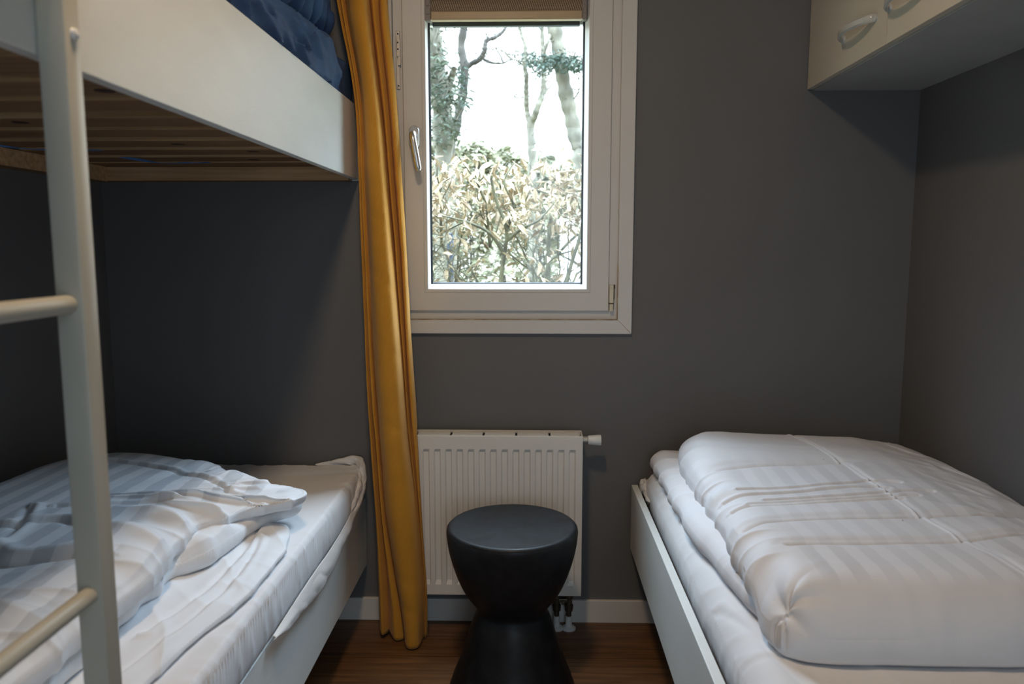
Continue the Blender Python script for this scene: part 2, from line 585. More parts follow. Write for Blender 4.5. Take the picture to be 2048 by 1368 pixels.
def polydist(x, y, pts):
    best = np.full(x.shape, 1e9)
    sgn = np.zeros(x.shape)
    for (ax, ay), (bx, by) in zip(pts[:-1], pts[1:]):
        dx, dy = bx - ax, by - ay
        L2 = dx * dx + dy * dy
        t = np.clip(((x - ax) * dx + (y - ay) * dy) / L2, 0, 1)
        ex, ey = x - (ax + t * dx), y - (ay + t * dy)
        d = np.sqrt(ex * ex + ey * ey)
        m = d < best
        best = np.where(m, d, best)
        sgn = np.where(m, np.sign(dx * ey - dy * ex), sgn)
    return best, sgn

def smooth_poly(pts, n, closed=True):
    P = np.array(pts, float)
    m = len(P)
    out = []
    rng = range(m) if closed else range(m - 1)
    for i in rng:
        if closed:
            p0, p1, p2, p3 = P[(i - 1) % m], P[i], P[(i + 1) % m], P[(i + 2) % m]
        else:
            p0, p1, p2, p3 = P[max(i - 1, 0)], P[i], P[i + 1], P[min(i + 2, m - 1)]
        for t in np.linspace(0, 1, 40, endpoint=False):
            out.append(0.5 * ((2 * p1) + (p2 - p0) * t + (2 * p0 - 5 * p1 + 4 * p2 - p3) * t * t + (-p0 + 3 * p1 - 3 * p2 + p3) * t ** 3))
    if not closed:
        out.append(P[-1])
    Q = np.array(out)
    if closed:
        Q = np.vstack([Q, Q[:1]])
    seg = np.linalg.norm(np.diff(Q, axis=0), axis=1)
    s = np.concatenate([[0], np.cumsum(seg)])
    ss = np.linspace(0, s[-1], n, endpoint=not closed)
    return np.stack([np.interp(ss, s, Q[:, k]) for k in range(P.shape[1])], 1), ss

def rrect(x0, x1, y0, y1, r, step=0.08):
    out = []
    for cx, cy, a0 in ((x1 - r, y1 - r, 0), (x0 + r, y1 - r, 90), (x0 + r, y0 + r, 180), (x1 - r, y0 + r, 270)):
        for k in range(7):
            a = math.radians(a0 + 15 * k)
            out.append((cx + r * math.cos(a), cy + r * math.sin(a)))
        nxt = {0: (x0 + r, y1), 90: (x0, y0 + r), 180: (x1 - r, y0), 270: (x1, y1 - r)}[a0]
        px, py = out[-1]
        L = math.hypot(nxt[0] - px, nxt[1] - py)
        m = int(L / step)
        for k in range(1, m):
            out.append((px + (nxt[0] - px) * k / m, py + (nxt[1] - py) * k / m))
    return out

def grid_normals(V):
    """V: (R, N, 3) ring grid closed in N"""
    du = np.roll(V, -1, 1) - np.roll(V, 1, 1)
    dv = np.gradient(V, axis=0)
    n = np.cross(du, dv)
    n /= (np.linalg.norm(n, axis=2, keepdims=True) + 1e-12)
    return n

def slab(name, outline, spine, zb, thick, R, mat, parent=None, belly=0.35, N=700, K=90, ztop=None, disp=None, stripe=None, wav=0.0, seed=1, rfun=None, zbf=None, gath=None, gout=0.0, gup=0.0, glen=0.1, gpow=1.2, under=0.55):
    """a padded cloth layer: closed outline seen from above, rounded rim, top at zb+thick, pulled in underneath"""
    O, s = smooth_poly(outline, N)
    area = 0.5 * np.sum(O[:, 0] * np.roll(O[:, 1], -1) - np.roll(O[:, 0], -1) * O[:, 1])
    if area < 0:
        O = O[::-1].copy()
    tan = np.roll(O, -1, 0) - np.roll(O, 1, 0)
    tan /= np.linalg.norm(tan, axis=1, keepdims=True)
    nrm = np.stack([tan[:, 1], -tan[:, 0]], 1)
    if wav > 0:
        O = O + nrm * (wav * 2 * fbm(s / 0.09, s * 0, seed + 3, 3))[:, None]
    G = np.zeros(N) if gath is None else gath(O[:, 0], O[:, 1], s)
    O = O + nrm * (gout * G)[:, None]
    A, B = np.array(spine[0]), np.array(spine[1])
    t = np.clip(((O - A) @ (B - A)) / max(1e-9, (B - A) @ (B - A)), 0, 1)
    # keep the order of the target points monotone enough by smoothing
    T = A + t[:, None] * (B - A)
    ts = np.linspace(0, 1, K) ** gpow
    rows = []
    un = 8
    for j in range(un):                      # underside, from inside out to the belly
        a = j / un
        ins = R * under * (1 - math.sin(a * PI / 2))
        OZ = zb if zbf is None else zbf(O[:, 0], O[:, 1])
        z = OZ + thick * belly * (1 - math.cos(a * PI / 2))
        rows.append(np.column_stack([O - nrm * ins, np.zeros(N) + z]))
    Rr = rfun(O, s) if rfun is not None else np.full(N, R)
    XY = O[None] * (1 - ts[:, None, None]) + T[None] * ts[:, None, None]
    x, y = XY[..., 0], XY[..., 1]
    d = np.full(x.shape, 1e9)
    sarc = np.tile(s, (K, 1))
    for k in range(0, N, 2):
        dd = (x - O[k, 0]) ** 2 + (y - O[k, 1]) ** 2
        d = np.minimum(d, dd)
    d = np.sqrt(d)
    d[0] = 0
    q = np.clip(d / (np.tile(Rr, (K, 1))), 0, 1)
    prof = np.sqrt(np.clip(1 - (1 - q) ** 2, 0, 1))
    th = thick if ztop is None else ztop(x, y) - zb
    zbase = zb if zbf is None else zbf(O[:, 0], O[:, 1])[None, :] * np.ones((K, 1))
    if zbf is not None:
        th = (thick + zb if ztop is None else ztop(x, y)) - zbase
    z = zbase + thick * belly + (th - thick * belly) * prof
    z = z + gup * G[None, :] * np.exp(-(d / glen) ** 2) * np.clip(d / 0.012, 0.25, 1)
    top = np.stack([x, y, z], 2)
    V = np.concatenate([np.array(rows), top], 0)
    allx, ally = V[..., 0], V[..., 1]
    dall = np.concatenate([np.zeros((un, N)), d], 0)
    sall = np.tile(s, (un + K, 1))
    if disp is not None:
        nn = grid_normals(V)
        if nn[un + K // 2].mean(0)[2] < 0:
            nn = -nn
        for _ in range(4):
            nn = (nn + np.roll(nn, 1, 1) + np.roll(nn, -1, 1)) / 3
            n2_ = nn.copy()
            n2_[1:-1] = (nn[1:-1] + nn[:-2] + nn[2:]) / 3
            nn = n2_
        nn /= np.linalg.norm(nn, axis=2, keepdims=True) + 1e-9
        w = disp(allx, ally, V[..., 2], dall, sall)
        w[:un] *= np.linspace(0, 1, un)[:, None]
        V = V + nn * w[..., None]
        V[..., 2] = np.maximum(V[..., 2], zb if zbf is None else 0.494)
    RR = un + K
    idx = np.arange(RR * N).reshape(RR, N)
    a, b_ = idx[:-1], idx[1:]
    F = np.stack([a, np.roll(a, -1, 1), np.roll(b_, -1, 1), b_], 2).reshape(-1, 4)
    st = stripe(allx, ally, dall) if stripe is not None else np.zeros(allx.shape)
    uv = np.stack([allx, ally], 2).reshape(-1, 2)
    return mkobj(name, V.reshape(-1, 3), F, mat, parent, smooth=True, uvs=uv, attr=st.ravel())

def crease(x, y, pts, depth, width, lip=0.5):
    """a pressed fold: valley with a raised lip on one side"""
    if len(pts) > 2:
        Q, _ = smooth_poly(pts, 40, False)
        pts = [tuple(q) for q in Q]
    d, sg = polydist(x, y, pts)
    return -depth * np.exp(-(d / width) ** 2) + lip * depth * np.exp(-((d - width * 1.8) / (width * 1.3)) ** 2) * (sg > 0)

# ------------------------------------------------------------------ the room
GX0, GX1, GZ0, GZ1 = -0.294, 0.143, 1.0195, 1.93          # glass edges (at the glass plane)
SX0, SX1, SZ0, SZ1 = -0.364, 0.219, 0.942, 2.005          # sash outer
FX0, FX1, FZ0, FZ1 = -0.391, 0.245, 0.918, 2.030          # fixed frame outer / trim inner
TX0, TX1, TZ0, TZ1 = -0.433, 0.2855, 0.8765, 2.072        # trim outer
WT = 0.10                                                # wall thickness

def structure(mb, name, mat):
    o = mb.build(name, mat)
    o['kind'] = 'structure'
    return o

w = MB()
w.box(XL, FX0, D, D + WT, 0, ZC)
w.box(FX1, XR, D, D + WT, 0, ZC)
w.box(FX0, FX1, D, D + WT, 0, FZ0)
w.box(FX0, FX1, D, D + WT, FZ1, ZC)
structure(w, 'wall_back', M['wall'])
structure(MB().box(XL - WT, XL, YF - WT, D + WT, 0, ZC), 'wall_left', M['wall'])
structure(MB().box(XR, XR + WT, YF - WT, D + WT, 0, ZC), 'wall_right', M['wall'])
structure(MB().box(XL, -0.07, YF - WT, YF, 0, ZC).box(0.77, XR, YF - WT, YF, 0, ZC).box(-0.07, 0.77, YF - WT, YF, 2.05, ZC), 'wall_front', M['wall'])
structure(MB().box(-0.13, -0.07, YF - WT - 0.01, YF + 0.012, 0, 2.11, 0.002).box(0.77, 0.83, YF - WT - 0.01, YF + 0.012, 0, 2.11, 0.002).box(-0.07, 0.77, YF - WT - 0.01, YF + 0.012, 2.05, 2.11, 0.002), 'door_1', M['skirt'])
structure(MB().box(-0.45, -0.35, -2.9, YF - WT, 0, ZC).box(1.15, 1.25, -2.9, YF - WT, 0, ZC).box(-0.45, 1.25, -3.0, -2.9, 0, ZC).box(-0.45, 1.25, -3.0, YF - WT, ZC, ZC + 0.06).box(-0.45, 1.25, -3.0, YF - WT, -0.06, 0.0), 'wall_sky_block', M['ceil'])  # unseen closed box added behind the doorway to keep sky light out
structure(MB().box(XL - WT, XR + WT, YF - WT, D + WT, -0.06, 0), 'floor', M['floor'])
structure(MB().box(XL - WT, XR + WT, YF - WT, D + WT, ZC, ZC + 0.06), 'ceiling', M['ceil'])
structure(MB().box(XL, XR, D - 0.012, D, 0, 0.07, 0.0015), 'baseboard_back', M['skirt'])
structure(MB().box(XL, XL + 0.012, YF, D - 0.012, 0, 0.07, 0.0015), 'baseboard_left', M['skirt'])
structure(MB().box(XR - 0.012, XR, YF, D - 0.012, 0, 0.07, 0.0015), 'baseboard_right', M['skirt'])

# window trim (casing), mitred
tr = MB().frame(TX0, TX1, TZ0, TZ1, [(0, D), (0, D - 0.010), (0.0015, D - 0.0115), (0.040, D - 0.0115), (0.0412, D - 0.0105), (0.0412, D + 0.02)])
structure(tr, 'trim_1', M['upvc'])
sealant = MB().box(FX0 + 0.012, FX1 - 0.001, D - 0.0122, D - 0.0112, FZ0 - 0.0015, FZ0 + 0.0012)
sealant.box(FX1 - 0.002, FX1 + 0.0002, D - 0.0122, D - 0.0112, FZ0, FZ0 + 0.16)
so = sealant.build('trim_2', M['sealant'])
so['kind'] = 'structure'
mit = MB()
for (sx, cx, cz, ox, oz) in ((1, FX1, FZ0, TX1, TZ0),):
    a = Vector((cx, D - 0.0119, cz)); b2 = Vector((ox, D - 0.0119, oz))
    mit.tube([a, b2], 0.0005, 4)
mo = mit.build('trim_3', M['sealant'])
mo['kind'] = 'structure'

# window: fixed frame > sash > bead, gasket, glass, handle, hinge
win = MB().frame(FX0, FX1, FZ0, FZ1, [(0, D + 0.09), (0, D + 0.006), (0.0245, D + 0.006), (0.031, D + 0.016), (0.031, D + 0.06), (0.045, D + 0.06), (0.045, D + 0.09)], True).build('window_1', M['upvc'])
win['kind'] = 'structure'
sash = MB().frame(SX0, SX1, SZ0, SZ1, [(0, D + 0.05), (0, D - 0.002), (0.0015, D - 0.0035), (0.0525, D - 0.0035), (0.0535, D - 0.0022), (0.0545, D - 0.0035), (0.0625, D - 0.0035), (0.0640, D - 0.002), (0.0640, D + 0.05)], True).build('sash', M['upvc'], win)
gi = [(SX0 + 0.0640, SX1 - 0.0640, SZ0 + 0.0640, SZ1 - 0.0640)][0]
bead = MB()
ix0, ix1, iz0, iz1 = gi
vs = []
def ringpts(x0, x1, z0, z1, y):
    return [(x0, y, z0), (x1, y, z0), (x1, y, z1), (x0, y, z1)]
r0 = ringpts(ix0, ix1, iz0, iz1, D - 0.002)
r1 = ringpts(GX0 - 0.002, GX1 + 0.002, GZ0 - 0.002, iz1 - 0.008, D + 0.026)
r2 = ringpts(GX0 + 0.002, GX1 - 0.002, GZ0 + 0.002, iz1 - 0.012, D + 0.030)
r3 = ringpts(GX0 + 0.0035, GX1 - 0.0035, GZ0 + 0.0035, iz1 - 0.014, D + 0.032)
def ring_mesh(*rs):
    mb = MB()
    v = [p for r in rs for p in r]
    f = []
    for j in range(len(rs) - 1):
        for k in range(4):
            f.append((j * 4 + k, j * 4 + (k + 1) % 4, (j + 1) * 4 + (k + 1) % 4, (j + 1) * 4 + k))
    return mb.add(v, f)
ring_mesh(r0, r1).build('glazing_bead', M['bead'], win)
ring_mesh(r1, r2, r3).build('gasket', M['rubber'], win)
glass = MB().box(GX0 - 0.004, GX1 + 0.004, D + 0.033, D + 0.037, GZ0 - 0.004, iz1 - 0.006).build('window_pane', M['glass'], win)
# handle on the left stile
hb = MB()
px0, pz0 = -0.3335, 1.432
ov = []
for k in range(32):
    a = 2 * PI * k / 32
    ox = 0.0145 * math.cos(a)
    oz = 0.0145 * math.sin(a) + (0.017 if math.sin(a) > 0 else -0.017)
    ov.append((ox, oz))
vs = [(px0 + ox, D - 0.0035, pz0 + oz) for ox, oz in ov] + [(px0 + ox, D - 0.0095, pz0 + oz) for ox, oz in ov] + [(px0 + ox * 0.88, D - 0.012, pz0 + oz * 0.96) for ox, oz in ov]
fs = []
for j in range(2):
    for k in range(32):
        fs.append((j * 32 + k, j * 32 + (k + 1) % 32, (j + 1) * 32 + (k + 1) % 32, (j + 1) * 32 + k))
fs.append(tuple(range(64, 96)))
hb.add(vs, fs)
handle = hb.build('handle_plate', M['steel'], win, True, 30)
lv = MB()
path = [(px0, D - 0.010, pz0 + 0.006), (px0, D - 0.026, pz0 + 0.007), (px0 + 0.0005, D - 0.040, pz0 + 0.004), (px0 + 0.002, D - 0.047, pz0 - 0.008),
        (px0 + 0.005, D - 0.049, pz0 - 0.026), (px0 + 0.010, D - 0.049, pz0 - 0.055), (px0 + 0.015, D - 0.048, pz0 - 0.085), (px0 + 0.0165, D - 0.047, pz0 - 0.096)]
P, _ = smooth_poly(path, 40, False)
rr = [0.0085 + 0.0008 * math.sin(i / 40 * PI) for i in range(40)]
rr[-1] = 0.006
rr[-2] = 0.0078
lv.tube([tuple(p) for p in P], rr, 16)
lv.build('handle_lever', M['steel'], handle, True, 60)
# striker plate on the fixed frame left of the sash
st = MB()
st.box(-0.382, -0.3725, D + 0.0015, D + 0.006, 1.565, 1.722, 0.001)
st.box(-0.380, -0.3700, D - 0.002, D + 0.002, 1.652, 1.700, 0.0008)
st.box(-0.377, -0.3685, D - 0.004, D + 0.0, 1.628, 1.652, 0.0008)
sto = st.build('lock_striker', M['zinc'], win)
sc_ = MB()
for z in (1.714, 1.690, 1.672, 1.574):
    sc_.lathe([(0.0, -0.001), (0.0022, -0.001), (0.0022, 0.0)], (-0.3765, D - 0.0022 if 1.65 < z < 1.70 else D + 0.0013, z), 10, 'y')
sc_.build('screw', M['dark'], sto)
# lower hinge
hg = MB()
hg.box(0.2205, 0.2325, D - 0.010, D + 0.003, 0.9655, 1.0165, 0.0012)
hg.box(0.2215, 0.2320, D - 0.009, D + 0.003, 0.9420, 0.9630, 0.0012)
hgo = hg.build('hinge', M['yellowed'], win)
gr = MB()
for (x0, x1, z0, z1) in ((0.2325, 0.2362, 0.975, 1.016), (0.2335, 0.2375, 1.006, 1.018), (0.2320, 0.2345, 0.945, 0.975), (0.2200, 0.2330, 0.9628, 0.9658)):
    gr.box(x0, x1, D + 0.0015, D + 0.0055, z0, z1, 0.0008)
gr.build('hinge_gap', M['grime'], hgo)

# exterior reveal and shutter end bar outside the glass
# blind
bl = empty('pleated_blind', (-0.075, D + 0.01, 1.75), 'beige perforated blind drawn up at the top of the window', 'blind')
fb = []
nx = 2
vs, fs = [], []
zz0, zz1 = 1.772, 1.93
npl = 8
rowsb = []
for i in range(npl * 2 + 1):
    z = zz0 + (zz1 - zz0) * i / (npl * 2)
    y = D + 0.004 + (0.006 if i % 2 else 0.0)
    if z < 1.80:
        y = D + 0.004
    rowsb.append((z, y))
for (z, y) in rowsb:
    vs += [(-0.284, y, z), (0.135, y, z)]
for i in range(len(rowsb) - 1):
    fs.append((2 * i, 2 * i + 1, 2 * i + 3, 2 * i + 2))
for (z, y) in rowsb:
    vs += [(-0.284, D + 0.02, z), (0.135, D + 0.02, z)]
n0 = 2 * len(rowsb)
for i in range(len(rowsb) - 1):
    fs.append((n0 + 2 * i, n0 + 2 * i + 2, n0 + 2 * i + 3, n0 + 2 * i + 1))
MB().add(vs, fs).build('blind_fabric', M['blind'], bl)
MB().box(-0.284, 0.135, D - 0.001, D + 0.022, 1.7495, 1.7725, 0.0025).build('bottom_rail', M['blindbar'], bl)
for sx0, sx1, s in ((-0.3015, -0.284, -1), (0.135, 0.1475, 1)):
    g = MB().box(sx0, sx1, D - 0.0028, D + 0.022, 1.748, 1.93, 0.001)
    g.box(sx0 + 0.004, sx1 - 0.003, D - 0.005, D - 0.002, 1.786, 1.93, 0.001)
    g.box(sx0 + 0.003, sx1 - 0.001, D - 0.0045, D - 0.002, 1.764, 1.781, 0.001)
    g.build('side_bracket', M['guide'], bl)
for x in (-0.283, 0.134):
    MB().lathe([(0.0, 0), (0.0016, 0), (0.0016, 0.004), (0, 0.004)], (x, D - 0.002, 1.7465), 10).build('cord_end', M['bead'], bl)
sb = empty('outside_shutter', (-0.075, D + 0.075, 1.77), 'dark slate bottom bar of the shutter outside the top of the pane', 'shutter')
MB().box(-0.287, 0.132, D + 0.062, D + 0.078, 1.7495, 1.7605, 0.001).box(-0.30, 0.145, D + 0.066, D + 0.074, 1.7605, 1.99).build('slat_curtain', M['shutbar'], sb)
for x in (-0.300, 0.132):
    MB().box(x, x + 0.013, D + 0.060, D + 0.080, 1.751, 1.764, 0.001).build('end_cap', M['bead'], sb)
for x0, x1 in ((-0.33, -0.306), (0.150, 0.18)):
    MB().box(x0, x1, D + 0.058, D + 0.084, 1.02, 1.99, 0.001).build('guide_rail', M['bead'], sb)

# ------------------------------------------------------------------ radiator
rx0, rx1, rz0, rz1 = -0.334, 0.1425, 0.128, 0.590
ryf, ryb = D - 0.105, D - 0.028
rad = empty('panel_radiator', ((rx0 + rx1) / 2, D - 0.06, 0), 'white ribbed panel radiator on the wall under the window', 'radiator')
xs = [rx0 + 0.002, rx0 + 0.020]
gx = []
pitch = 0.0318
g0 = rx0 + 0.0245
fx_ = {}
X = [rx0, rx0 + 0.003, rx0 + 0.0035, rx0 + 0.008]
FXv = [0, 0, 0, 0]
for k in range(14):
    a = g0 + k * pitch
    for dx, v in ((0, 0), (0.0035, 1), (0.0165, 1), (0.0200, 0)):
        X.append(a + dx)
        FXv.append(v)
X += [rx1 - 0.008, rx1 - 0.003, rx1]
FXv += [0, 0, 0]
Z = [rz0, rz0 + 0.010, rz0 + 0.030, rz0 + 0.042, rz1 - 0.040, rz1 - 0.031, rz1 - 0.010, rz1]
FZv = [0, 0, 0, 1, 1, 0, 0, 0]
vs, fs = [], []
for z, fz in zip(Z, FZv):
    for x, fx in zip(X, FXv):
        vs.append((x, ryf + 0.0065 * fx * fz, z))
nX = len(X)
for j in range(len(Z) - 1):
    for i in range(nX - 1):
        fs.append((j * nX + i, j * nX + i + 1, (j + 1) * nX + i + 1, (j + 1) * nX + i))
nb = len(vs)
vs += [(rx0, ryf + 0.012, rz0), (rx1, ryf + 0.012, rz0), (rx1, ryf + 0.012, rz1), (rx0, ryf + 0.012, rz1)]
e = [0, nX - 1, len(vs) - 5, (len(Z) - 1) * nX]
fs += [(nb, nb + 1, nb + 2, nb + 3)]
fs += [tuple([nb] + list(range(0, nX)) + [nb + 1])]
fs += [tuple([nb + 3] + list(range((len(Z) - 1) * nX, len(Z) * nX)) + [nb + 2])]
fs += [tuple([nb] + [j * nX for j in range(len(Z))] + [nb + 3]), tuple([nb + 1] + [j * nX + nX - 1 for j in range(len(Z))] + [nb + 2])]
MB().add(vs, fs).build('front_panel', M['rad'], rad)
MB().box(rx0 + 0.004, rx1 - 0.004, ryb - 0.012, ryb, rz0, rz1 - 0.004).build('back_panel', M['rad'], rad)
cv = MB()
# top grille: five lengths of cover separated by dark notches
cuts = [rx0 + 0.006, -0.2305, -0.1375, -0.0445, 0.0500, rx1 - 0.006]
for a, b_ in zip(cuts[:-1], cuts[1:]):
    for yy in (ryf + 0.016, ryf + 0.030, ryf + 0.044, ryf + 0.058):
        cv.box(a + 0.003, b_ - 0.003, yy, yy + 0.008, rz1 + 0.002, rz1 + 0.0065, 0.0008)
cv.box(rx0 - 0.001, rx1 + 0.001, ryf + 0.0005, ryf + 0.010, rz1 - 0.003, rz1 + 0.007, 0.001)
cv.box(rx0 - 0.001, rx1 + 0.001, ryb - 0.008, ryb + 0.001, rz1 - 0.006, rz1 + 0.007, 0.001)
cv.build('top_grille', M['rad'], rad)
MB().box(rx0 + 0.008, rx1 - 0.008, ryf + 0.014, ryb - 0.013, rz1 - 0.12, rz1 + 0.0015).build('convector_core', M['dark'], rad)
for xa, xb in ((rx0 - 0.0015, rx0 + 0.003), (rx1 - 0.003, rx1 + 0.0015)):
    MB().box(xa, xb, ryf + 0.012, ryb, rz0 + 0.006, rz1 + 0.006, 0.0008).build('side_panel', M['rad'], rad)
MB().lathe([(0, 0), (0.005, 0), (0.006, 0.003), (0.006, 0.010), (0, 0.010)], (rx0 - 0.011, D - 0.07, 0.572), 16, 'x').build('vent_plug', M['zinc'], rad, True, 40)
rib = MB()
vx = rx1 + 0.0015
prof = [(0, 0), (0.009, 0), (0.009, 0.003)]
for k in range(4):
    prof += [(0.0115, 0.0035 + k * 0.003), (0.0115, 0.0052 + k * 0.003), (0.0098, 0.0056 + k * 0.003), (0.0098, 0.0063 + k * 0.003)]
prof += [(0, 0.0165)]
rib.lathe(prof, (vx, D - 0.066, 0.578), 24, 'x')
rib.build('valve_collar', M['zinc'], rad, True, 30)
MB().lathe([(0, 0), (0.0125, 0), (0.0132, 0.002), (0.0155, 0.034), (0.0145, 0.037), (0.004, 0.038), (0, 0.038)], (vx + 0.016, D - 0.066, 0.578), 28, 'x').build('valve_knob', M['knob'], rad, True, 30)
for x in (0.075, 0.111):
    p = MB().lathe([(0, 0.012), (0.0075, 0.012), (0.0075, 0.055), (0.012, 0.058), (0.013, 0.075), (0.010, 0.078), (0.010, 0.095), (0.013, 0.098), (0.013, 0.112), (0.009, 0.115), (0.009, 0.135), (0, 0.135)], (x, D - 0.050, 0), 16)
    pp = p.build('supply_pipe', M['brass'], rad, True, 30)
    MB().lathe([(0, 0), (0.021, 0), (0.021, 0.004), (0.0185, 0.007), (0.011, 0.010), (0.0095, 0.013), (0.0095, 0.040), (0.0085, 0.041), (0, 0.041)], (x, D - 0.050, 0), 24).build('floor_collar', M['knob'], pp, True, 30)
MB().lathe([(0, 0), (0.006, 0), (0.006, 0.016), (0, 0.016)], (0.093, D - 0.062, 0.086), 12, 'y').box(0.066, 0.120, D - 0.058, D - 0.044, 0.084, 0.096, 0.002).build('valve_block', M['brass'], rad)
for x in (-0.29, 0.02):
    MB().box(x, x + 0.014, D - 0.090, D, rz0 - 0.006, rz0 + 0.004, 0.001).build('wall_bracket', M['knob'], rad)
for x in (-0.25, 0.09):
    MB().box(x - 0.015, x + 0.015, ryb, D, 0.2, 0.5, 0.001).build('wall_bracket', M['zinc'], rad)

# ------------------------------------------------------------------ stool
SX, SY = -0.049, 1.869
prof = [(0, 0), (0.150, 0.0), (0.158, 0.004), (0.1585, 0.008), (0.1520, 0.030), (0.1400, 0.060), (0.1285, 0.092), (0.1190, 0.120), (0.1110, 0.147), (0.1035, 0.172), (0.0955, 0.194), (0.0895, 0.206),
        (0.0880, 0.212), (0.0900, 0.217), (0.0955, 0.226), (0.1060, 0.240), (0.1170, 0.256), (0.1290, 0.277), (0.1400, 0.303), (0.1500, 0.332), (0.1575, 0.360), (0.1625, 0.386), (0.1650, 0.408), (0.1655, 0.418), (0.1640, 0.4255), (0.1605, 0.4295),
        (0.155, 0.4300), (0.140, 0.4285), (0.11, 0.4265), (0.07, 0.4252), (0.03, 0.4247), (0, 0.4245)]
Ps, _ = smooth_poly(prof, 110, False)
Ps[:, 0] = np.maximum(Ps[:, 0], 0.0001)
stool = MB().lathe([tuple(p) for p in Ps], (SX, SY, 0), 96).build('hourglass_stool', M['stool'], None, True, 50)
tag(stool, 'matt black hourglass-shaped plastic stool standing in front of the radiator', 'stool')

# ------------------------------------------------------------------ curtain
def curtain():
    # columns: A left edge, ridge, B groove, ridge, C groove, D..F broad front fold, G groove, ridge, H groove, I right end.  (pixel-plane x at depth 2.09, y depth)
    lev = [2.36, 2.0, 1.765, 1.63, 1.50, 1.25, 1.117, 0.844, 0.70, 0.563, 0.43, 0.30, 0.20, 0.12, 0.005]
    def pxx(px, y=2.08):
        return (px - 1065) / 1540.0 * y * 1.0
    tab = {   # z: list of wall px-like x positions for A,B(groove),C(groove),Dfront start,E main end,F narrow groove,G end
        2.36: [650, 668, 688, 716, 735, 757, 772],
        2.0: [664, 680, 697, 726, 741, 764, 779],
        1.765: [683, 691, 700, 735, 748, 766, 780],
        1.63: [703, 709, 717, 745, 757, 772, 790],
        1.50: [717, 722, 731, 758, 768, 782, 797],
        1.25: [719, 724, 732, 766, 779, 791, 805],
        1.117: [720, 727, 735, 770, 786, 798, 810],
        0.844: [722, 730, 741, 778, 800, 807, 817],
        0.70: [724, 733, 746, 783, 806, 811, 823],
        0.563: [728, 741, 753, 788, 812, 817, 828],
        0.43: [734, 746, 757, 795, 822, 826, 832],
        0.30: [737, 751, 766, 803, 830, 832, 836],
        0.20: [738, 755, 776, 809, 836, 838, 841],
        0.12: [738, 757, 785, 814, 839, 842, 846],
        0.005: [738, 757, 797, 815, 834, 838, 842],
    }
    zs = np.concatenate([np.linspace(2.36, 0.005, 240)])
    keys = sorted(tab)
    arr = np.array([tab[k] for k in keys], float)
    cols = np.stack([np.interp(zs, keys, arr[:, i]) for i in range(7)], 1)
    k = 9
    pad = np.pad(cols, ((k, k), (0, 0)), mode='edge')
    cols = np.stack([np.convolve(pad[:, i], np.ones(2 * k + 1) / (2 * k + 1), mode='valid') for i in range(7)], 1)
    V, UV = [], []
    NS = 260
    for j, z in enumerate(zs):
        A, B, C, Dm, E_, F_, G_ = cols[j]
        tt = (2.36 - z) / 2.36
        fy = 2.042 - 0.010 * tt
        kab = min(1.0, max(0.12, (B - A - 5) / 8.0))
        kbc = min(1.0, max(0.12, (C - B - 6) / 8.0))
        pts = [(A + 3, 2.150), (A, 2.120), ((A + B) / 2, 2.092), (B, 2.090 + 0.022 * kab), (B + 1, 2.090 + 0.028 * kab), ((B + C) / 2, 2.082), (C - 1, 2.082 + 0.006 * kbc), (C + 1.0, 2.080 + 0.032 * kbc),
               (C + 3, 2.085), ((C + Dm) / 2, fy + 0.012), (Dm, fy), ((Dm + E_) / 2 + 4, fy + 0.008), (E_ - 1, fy + 0.034), (E_ + 0.5, 2.108), (E_ - 1.5, 2.122),
               ((E_ + F_) / 2, 2.092), (F_, 2.110), (F_ - 1, 2.122), ((F_ + G_) / 2, 2.096), (G_, 2.104), (G_ + 0.5, 2.128), (G_ - 5, 2.15)]
        ysh = 0.045 * min(1.0, max(0.0, (z - 0.75) / 0.5))
        Q, s = smooth_poly([(pxx(a, 2.09 + ysh), b + ysh) for a, b in pts], NS, False)
        V.append(np.column_stack([Q, np.full(NS, z)]))
        UV.append(np.column_stack([s, np.full(NS, z)]))
    V = np.array(V)
    UV = np.array(UV)
    S = UV[..., 0]
    Zg = UV[..., 1]
    # soft irregularity: drag lines, a small knot of thread, and a little sway
    V[..., 1] += 0.010 * fbm(S / 0.10, Zg / 0.55, 11, 3) + 0.0035 * (ridge(S, Zg, 1.1, 0.07, 4.0, 21) - 0.4)
    V[..., 0] += 0.006 * fbm(S / 0.12, Zg / 0.40, 31, 3)
    # hem line
    V[..., 2] = np.maximum(V[..., 2], 0.004)
    V[..., 1] = np.minimum(V[..., 1], D - 0.014)
    cap = np.interp(V[..., 2], [0.61, 0.80], [2.108, 2.25])            # the free end hangs in front of the radiator
    V[..., 1] = np.where(V[..., 0] > -0.348, np.minimum(V[..., 1], cap), V[..., 1])
    # uneven lower edge
    low = np.clip((0.2 - V[..., 2]) / 0.2, 0, 1)
    lift = 0.012 * low * np.clip(1 - (V[..., 0] + 0.44) / 0.05, 0, 1)
    V[..., 2] += lift
    R_, N_ = V.shape[:2]
    idx = np.arange(R_ * N_).reshape(R_, N_)
    F = np.stack([idx[:-1, :-1], idx[1:, :-1], idx[1:, 1:], idx[:-1, 1:]], 2).reshape(-1, 4)
    o = mkobj('cloth_panel', V.reshape(-1, 3), F, M['curtain'], cur, smooth=True, uvs=UV.reshape(-1, 2))
    sm = o.modifiers.new('thickness', 'SOLIDIFY')
    sm.thickness = 0.0012
    return o
cur = empty('curtain', (-0.42, 2.10, 0.0), 'mustard yellow floor-length curtain hanging gathered at the left of the window', 'curtain')
curtain()
MB().box(-0.62, 0.45, 2.120, 2.150, ZC - 0.018, ZC, 0.002).build('ceiling_track', M['white_paint'], cur)

